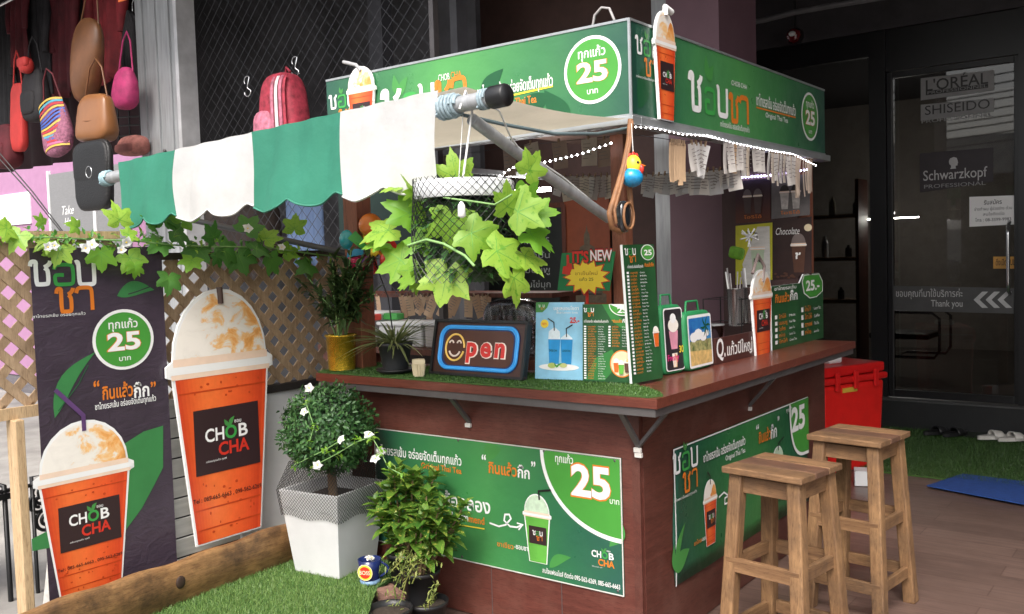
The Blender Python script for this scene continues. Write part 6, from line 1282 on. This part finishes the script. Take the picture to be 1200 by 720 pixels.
# ================================================================== neighbouring bag stall and netting, far left
mb = MB(); yM = .72; x0, x1 = at(210,150,'y',yM).x, at(515,150,'y',yM).x; z0, z1 = 1.3, 3.9
t = thing('mesh_screen', 'dark chain link screen behind the awning with bags hung on it', 'screen', (x0,yM,z0)); wirenet(mb, lambda x, y: V(x0+x, yM+.008*math.sin((x+y)*40), z0+y), x1-x0, z1-z0, .088, .0019, M('dark wire', (.05,.05,.055), .5, .3), 0); mb.build('wire_mesh', t)
mb = MB(); mb.span((x0-.01,yM-.02,z1-.001), (x1,yM+.02,z1+.04), DARKALU); mb.span((x1-.03,yM-.02,0), (x1,yM+.02,z1-.0015), DARKALU); mb.build('frame', t)
mb = MB(); mb.span((at(180,100,'y',2.0).x,2.0,0), (at(560,100,'y',2.0).x,2.05,3.999), M('shop dark interior', (.055,.054,.060), .75, var=.6, scale=2.2)); one(mb, 'backsheet', 'dark grey partition standing in for the dark shop interior behind the screen', 'backsheet', (x0,2.0,0))  # dark sheet added to stand for the dark shop interior
for k, (a, b, c_) in enumerate(((432,448,(.06,.06,.07)),(528,536,(.09,.09,.10)))):
    xx0, xx1 = at(a,50,'y',1.6).x, at(b,50,'y',1.6).x; mb = MB(); mb.span((xx0,1.6,0), (xx1,1.7,3.999), M('grey upright %d' % k, c_, .5)); one(mb, 'upright', ('wide','narrow')[k]+' dark grey steel upright behind the front fascia sign', 'post', (xx0,1.6,0))
yP = .55; p0, p1 = at(165,150,'y',yP).x, at(211,150,'y',yP).x
t = thing('steel_column', 'weathered corrugated grey steel column beside the hanging bags', 'column', ((p0+p1)/2,yP,0)); mb = MB(); n_ = 12; w_ = (p1-p0)
for k in range(6): mb.span((p0+w_*k/6,yP+(.012 if k%2 else 0),0), (p0+w_*(k+1)/6-.0005,yP+.12,4.2), GREYSTEEL)
mb.build('shaft', t); mb = MB(); mb.span((p1,yP-.012,0), (p1+.035,yP+.12,4.2), M('bright steel edge', (.55,.55,.56), .4, .3)); mb.build('flange', t)
mb = MB(); 
for z in (1.9,2.25): mb.ball(V(p0+w_*.6,yP-.003,z), .012, DARKALU, 10)
mb.build('bolt', t)
# hooks and bags
def hook(label, px, py):
    c = at(px, py, 'y', yM-.03); s = 12/ppm(c); mb = MB()
    mb.tube([c+X*(-.45*s*math.cos(a))*1+Z*(.5*s+.45*s*math.sin(a)) for a in [k*.3-.6 for k in range(11)]]+[c, c-Z*.2*s]+[c+X*(-.5*s*math.cos(a+3.14))*-1*-1+Z*(-.5*s-.5*s*math.sin(a)) for a in [k*.3 for k in range(11)]], .004, STEEL, 6); one(mb, 'hook', label, 'hook', c)
hook('empty steel s hook on the chain link screen', 290, 101); hook('steel s hook above the pink and red backpack', 346, 78)
PK2 = M('pink backpack cloth', (.50,.16,.23), .7, var=.45, scale=28); RD2 = M('red backpack cloth', (.36,.035,.06), .7, var=.45, scale=30)
c = at(333,137,'y',yM-.12); k = 1/ppm(c); t = thing('backpack', 'pink and red striped backpack hung on the chain link screen', 'backpack', c)
mb = MB(); sup(mb, c, (33*k,.09,50*k), RD2, .55, 24, f=lambda q: V(q.x*(1-.18*max(0,q.z)/(50*k)), q.y, q.z)); mb.build('body', t)
mb = MB(); sup(mb, c+V(-17*k,-.06,-16*k), (18*k,.05,24*k), PK2, .6); mb.build('pocket', t)
for dx, m_ in ((2,PK2),(10,WHITEP),(18,PK2),(25,RD2)): mb = MB(); mb.grid(lambda a, b, dx=dx: c+V((dx-3+6*a)*k*(1-.1*b), -.093-.004*math.sin(a*3.1)+.028*abs(2*b-1)**5, (-44+88*b)*k), 3, 14, m_); mb.build('stripe', t, solid=.002)
mb = MB(); mb.tube([c+V(6*k,0,48*k), c+V(8*k,0,56*k), c+V(14*k,0,50*k)], .008, RD2, 8); mb.build('handle', t)
def bag(name, label, cat, px, py, w, h, m, y=.25, e=.6, taper=.15, depth=.07, parts=(), tilt=0, cot=False):
    c = at(px, py, 'y', y); k = 1/ppm(c); t = thing(name, label, cat, c); rot = Matrix.Rotation(R(tilt), 3, 'Y'); hw, hh = w*.62*k, h*.54*k
    mb = MB(); sup(mb, c, (hw,depth,hh), m, e, 24, rot, lambda q: V(q.x*(1-taper*q.z/hh)+.004*math.sin(q.z*60), q.y*(1-.3*q.z/hh), q.z)); mb.build('body', t)
    for nm, kind, mm in parts:
        mb = MB()
        if kind == 'flap': sup(mb, c+rot @ V(0,-depth*.55,hh*.35), (hw*1.0,depth*.55,hh*.62), mm, .5, 20, rot)
        elif kind == 'strap': mb.tube([c+rot @ V(-hw*.75,0,hh*.8), c+rot @ V(-hw*.4,0,hh+.16), c+rot @ V(0,0,hh+.22), c+rot @ V(hw*.4,0,hh+.16), c+rot @ V(hw*.75,0,hh*.8)], .006, mm, 6)
        elif kind == 'pocket': sup(mb, c+rot @ V(0,-depth*.8,-hh*.3), (hw*.7,depth*.5,hh*.45), mm, .5, 16, rot)
        elif kind == 'ring': mb.tube([c+rot @ V(hw*.0+.035*math.cos(a*.4),-depth*1.02,.02+.035*math.sin(a*.4)) for a in range(16)], .004, mm, 6, closed=True)
        elif kind == 'zip': mb.tube([c+rot @ V(-hw*.8,-depth*.86,-hh*.1), c+rot @ V(0,-depth*1.03,-hh*.16), c+rot @ V(hw*.8,-depth*.86,-hh*.1)], .004, mm, 6)
        elif kind == 'band':
            for j in range(15): mb.grid(lambda a, b, j=j: c+rot @ V((a*2-1)*hw*.97*(1-.1*abs(j-7)/7), -depth*1.0*math.sqrt(max(0,1-abs(a*2-1)**3.2))-.004, hh*(-.80+.115*j+.07*b+.07*math.sin(a*4+j*.4))), 12, 1, random.choice([M('stripe red',(.5,.04,.05),.7),M('stripe blue',(.06,.12,.42),.7),M('stripe yellow',(.6,.4,.08),.7),M('stripe pink',(.6,.15,.3),.7),M('stripe cyan',(.08,.35,.45),.7)]))
        mb.build(nm, t)
    return t
BLK = M('black cloth', (.018,.016,.018), .75, var=.4, scale=12); BRN = M('brown leather', (.15,.060,.022), .45, var=.3, scale=7); TAN = M('tan leather', (.24,.10,.036), .35, var=.12, scale=7); DRED = M('dark red cloth', (.10,.012,.018), .8, var=.5, scale=6); BLKL = M('black leather', (.010,.0095,.010), .5, bmp=.3, bscale=90); MAGE = M('magenta cloth', (.40,.03,.13), .7, var=.3, scale=20); REDC = M('bright red cloth', (.52,.035,.03), .6)
bag('shoulder_bag', 'tan leather shoulder bag with a zip hanging mid row', 'bag', 113,139,54,52, TAN, .18, .5, .12, .06, (('zip','zip',BRN),('strap','strap',BRN)), 4)
bag('hobo_bag', 'brown slouchy leather bag hanging above the tan one', 'bag', 102,72,44,92, BRN, .30, .8, -.25, .07, (('strap','strap',BRN),), 14)
bag('saddle_bag', 'large black leather bag with a flap and steel ring', 'bag', 110,206,62,76, BLKL, .12, .4, -.08, .03, (('flap','flap',BLKL),('ring','ring',STEEL)), 0)
bag('woven_bag', 'woven bag with many coloured stripes beside the black backpack', 'bag', 66,150,46,62, M('woven cloth', (.28,.10,.16), .8, var=.5, scale=60), .22, .7, .1, .05, (('stripes','band',BLK),('strap','strap',DRED)), -12)
bag('backpack', 'black backpack hanging among the dark bags at left', 'backpack', 42,112,38,58, BLK, .28, .6, .1, .06, (('pocket','pocket',BLK),('strap','strap',BLK)), 0)
bag('pouch', 'long bright red pouch hanging at the left frame edge', 'bag', 22,138,24,74, REDC, .24, .5, .05, .03, (('strap','strap',REDC),), 3)
bag('cap', 'small red cap with white print above the red pouch', 'cap', 31,77,18,17, REDC, .22, .9, 0, .04, (('peak','flap',REDC),), 0)
bag('drawstring_bag', 'magenta drawstring bag hanging near the steel column', 'bag', 147,104,32,46, MAGE, .40, .8, .1, .06, (('strap','strap',MAGE),), 8)
bag('duffel_bag', 'dark brown bag at the lower left corner of the bag stall', 'bag', 8,172,36,48, DRED, .25, .6, .1, .07, (('pocket','pocket',DRED),), 0)
def garment(name, label, cat, px, py, w, h, m, y, flare=.25, ph=0):
    """clothing on a hanger: shoulders, hanging folds, sleeves"""
    c = at(px, py, 'y', y); k = 1/ppm(c); hw, hh = w/2*k, h/2*k; t = thing(name, label, cat, c)
    def fn(a, b):
        q = (a-.5)*2; z = hh-2*hh*b; ww = hw*(.25+.75*min(1, b*7)**.6)*(1+flare*b); sh = .10*hh*abs(q)*(1-min(1, b*3))
        return c + V(q*ww, -.03*math.cos(q*1.5)-.022*b*math.sin(q*9+ph+b*2)-.012*math.sin(q*17+b*5), z-sh-.02*math.sin(q*7+ph)*b)
    mb = MB(); mb.grid(fn, 36, 18, m); mb.build('body', t, solid=.012)
    for s in (-1, 1):
        mb = MB(); a = c+V(s*hw*.9,0,hh*.74); mb.tube([a, a+V(s*hw*.25,-.01,-hh*.35), a+V(s*hw*.22,-.03,-hh*.75), a+V(s*hw*.15,-.03,-hh*1.05)], [hw*.22,hw*.24,hw*.2,hw*.17], m, 8); mb.build('sleeve', t)
    mb = MB(); mb.tube([c+Z*hh, c+Z*(hh+.05), c+V(.03,0,hh+.08), c+V(.02,0,hh+.11)], .004, STEEL, 6); mb.build('hanger_hook', t)
DRED2 = M('deep red cloth', (.20,.016,.022), .8, var=.5, scale=6); CHAR = M('charcoal cloth', (.035,.032,.036), .8, var=.4, scale=9)
garment('coat', 'long black coat hanging at the left frame edge', 'coat', 6,62,48,190, BLK, .50, .1, 0)
garment('jacket', 'charcoal jacket hanging behind the red cap', 'jacket', 46,44,42,130, CHAR, .55, .1, 1)
garment('dress', 'dark red dress hanging behind the brown slouchy bag', 'dress', 78,36,46,150, DRED, .60, .35, 2)
garment('dress', 'wide deep red dress hanging beside the steel column', 'dress', 128,20,64,150, DRED2, .68, .25, 4)
garment('shirt', 'black shirt hanging just left of the steel column', 'shirt', 158,64,30,100, BLK, .62, .1, 3)
garment('shirt', 'dark shirt hanging above the red pouch', 'shirt', 24,20,36,110, DRED, .44, .1, 5)
bag('rolled_cloth', 'rolled tartan cloth on the rack next to the steel column', 'cloth roll', 156,171,40,22, M('tartan cloth', (.32,.12,.10), .8, var=.4, scale=25), .5, .7, 0, .07, (('end','pocket',M('tartan end', (.25,.09,.08), .8)),), 0)
a = at(135,115,'y',.75); b = at(172,160,'y',.75); mb = MB()
for px in (137,150,163): q = at(px,115,'y',.75); mb.tube([V(q.x,.75,b.z-.05), V(q.x,.75,a.z+.1)], .007, BLACKM, 6)
for py in (120,138,148,160): q = at(135,py,'y',.75); r_ = at(172,py-2,'y',.75); mb.tube([q, r_], .006, BLACKM, 6)
one(mb, 'display_rack', 'black wire display rack behind the magenta bag', 'rack', a)
mb = MB(); q = at(148,150,'y',1.0); mb.box(q, (.35,.04,.25), WHITEP); one(mb, 'white_carton', 'white carton seen through the black display rack', 'carton', q, bevel=.004)
xb0, xb1 = at(-60,100,'y',.9).x, at(166,100,'y',.9).x; zt = at(60,193,'y',.9).z
mb = MB(); mb.grid(lambda a, b: V(xb0+(xb1-xb0)*a, .9+.03*math.sin(a*60), zt+(4.2-zt)*b), 80, 4, M('dark backcloth', (.030,.012,.016), .85, var=.4, scale=3)); t = one(mb, 'backcloth', 'dark maroon cloth backdrop behind the hanging bags', 'cloth', (xb0,.9,zt), solid=.006)
mb = MB(); mb.span((xb0,-1.7,4.3), (xb1,1.6,4.34), BLK); mb.grid(lambda a, b: V(xb0+(xb1-xb0)*a, -.30+.02*math.sin(a*70), 3.28+1.02*b), 80, 3, BLK); mb.grid(lambda a, b: V(xb0-.02, -.3+1.9*a, 2.75+1.55*b), 4, 3, BLK)  # roof run forward, unseen valance and side cloth added to darken the bags
one(mb, 'stall_shade_cloth', 'dark bag stall roof with unseen cloths added to shade the bags', 'canopy', (xb0,.5,4.3))
mb = MB(); q = at(148,2,'y',.2); mb.box((q.x+.05,.2,q.z+.06), (.26,.01,.10), M('orange cloth', (.75,.16,.03), .7)); one(mb, 'orange_cloth', 'strip of orange cloth at the top of the bag stall', 'cloth', q)
mb = MB(); q0 = at(0,50,'y',.1); mb.tube([at(-30,22,'y',.1), at(20,-4,'y',.1)], .012, STEEL, 6); one(mb, 'hanging_rail', 'thin steel rail at the top left of the bag stall', 'rail', q0)
# pink building beyond
yB = 3.4; mb = MB(); xs = at(-120,230,'y',yB).x; xe = at(215,230,'y',yB).x
t = thing('pink_building', 'bright pink building with a grey shutter seen below the bags', 'building', (xs,yB,0)); mb.span((xs-3,yB,0), (xe+1.2,yB+.2,3.6), PINK); mb.build('wall', t)
mb = MB(); g0 = at(58,205,'y',yB-.02); g1 = at(136,290,'y',yB-.02); mb.span((g0.x,yB-.03,g1.z-.9), (g1.x+.35,yB-.001,g0.z), M('grey shutter', (.20,.20,.205), .5, var=.1, scale=20, stretch=(1,1,6))); mb.build('shutter', t)
mb = MB(); mb.span((g0.x-.05,yB-.04,g1.z-.9), (g0.x-.001,yB-.001,g0.z+.05), WHITEP); w0 = at(110,230,'y',yB-.02).x; mb.span((w0,yB-.045,g1.z-.9), (w0+.06,yB-.031,g0.z), WHITEP); mb.build('window_frame', t)
mb = MB(); a = at(-20,232,'y',yB-.02); b = at(36,262,'y',yB-.02); mb.span((a.x,yB-.02,b.z), (b.x,yB-.001,a.z), WHITE); mb.build('white_board', t)
p = Print((g0.x,yB-.032,g1.z), X, (0,-1,0), t); p.part('lettering'); a = p.uv(73,252); p.text('Take', a[0], a[1], .12, WHITE, 1, 0, shear=.3); p.text('Home', a[0]+.05, a[1]-.14, .10, WHITE, 1, 0, shear=.3); p.done()
mb = MB()
for dx in (0, 7): mb.tube([at(-20+dx,165,'y',-.3), at(34+dx*.6,225,'y',-.2), at(78+dx*.3,280,'y',-.1)], .004, BLACK, 5)
one(mb, 'cables', 'pair of thin dark cables slanting down to the garland', 'cable', at(30,220,'y',-.2))
# things glimpsed behind the lattice and under the awning
mb = MB(); q = at(356,262,'y',1.25); mb.grid(lambda a, b: V(q.x+(a-.5)*.36, 1.25+.02*math.sin(a*20), q.z-.30+.62*b), 24, 6, cloth('pale blue cloth', (.16,.24,.42), .2)); one(mb, 'blue_cloth', 'pale blue cloth hanging behind the chain link screen', 'cloth', q, solid=.004)
mb = MB(); q = at(280,262,'y',1.5); sup(mb, V(q.x,1.5,q.z-.1), (.42,.15,.35), M('brown sack', (.09,.065,.055), .8, var=.4, scale=10), .6); one(mb, 'sack', 'brown sack leaning behind the lattice below the awning', 'sack', q)
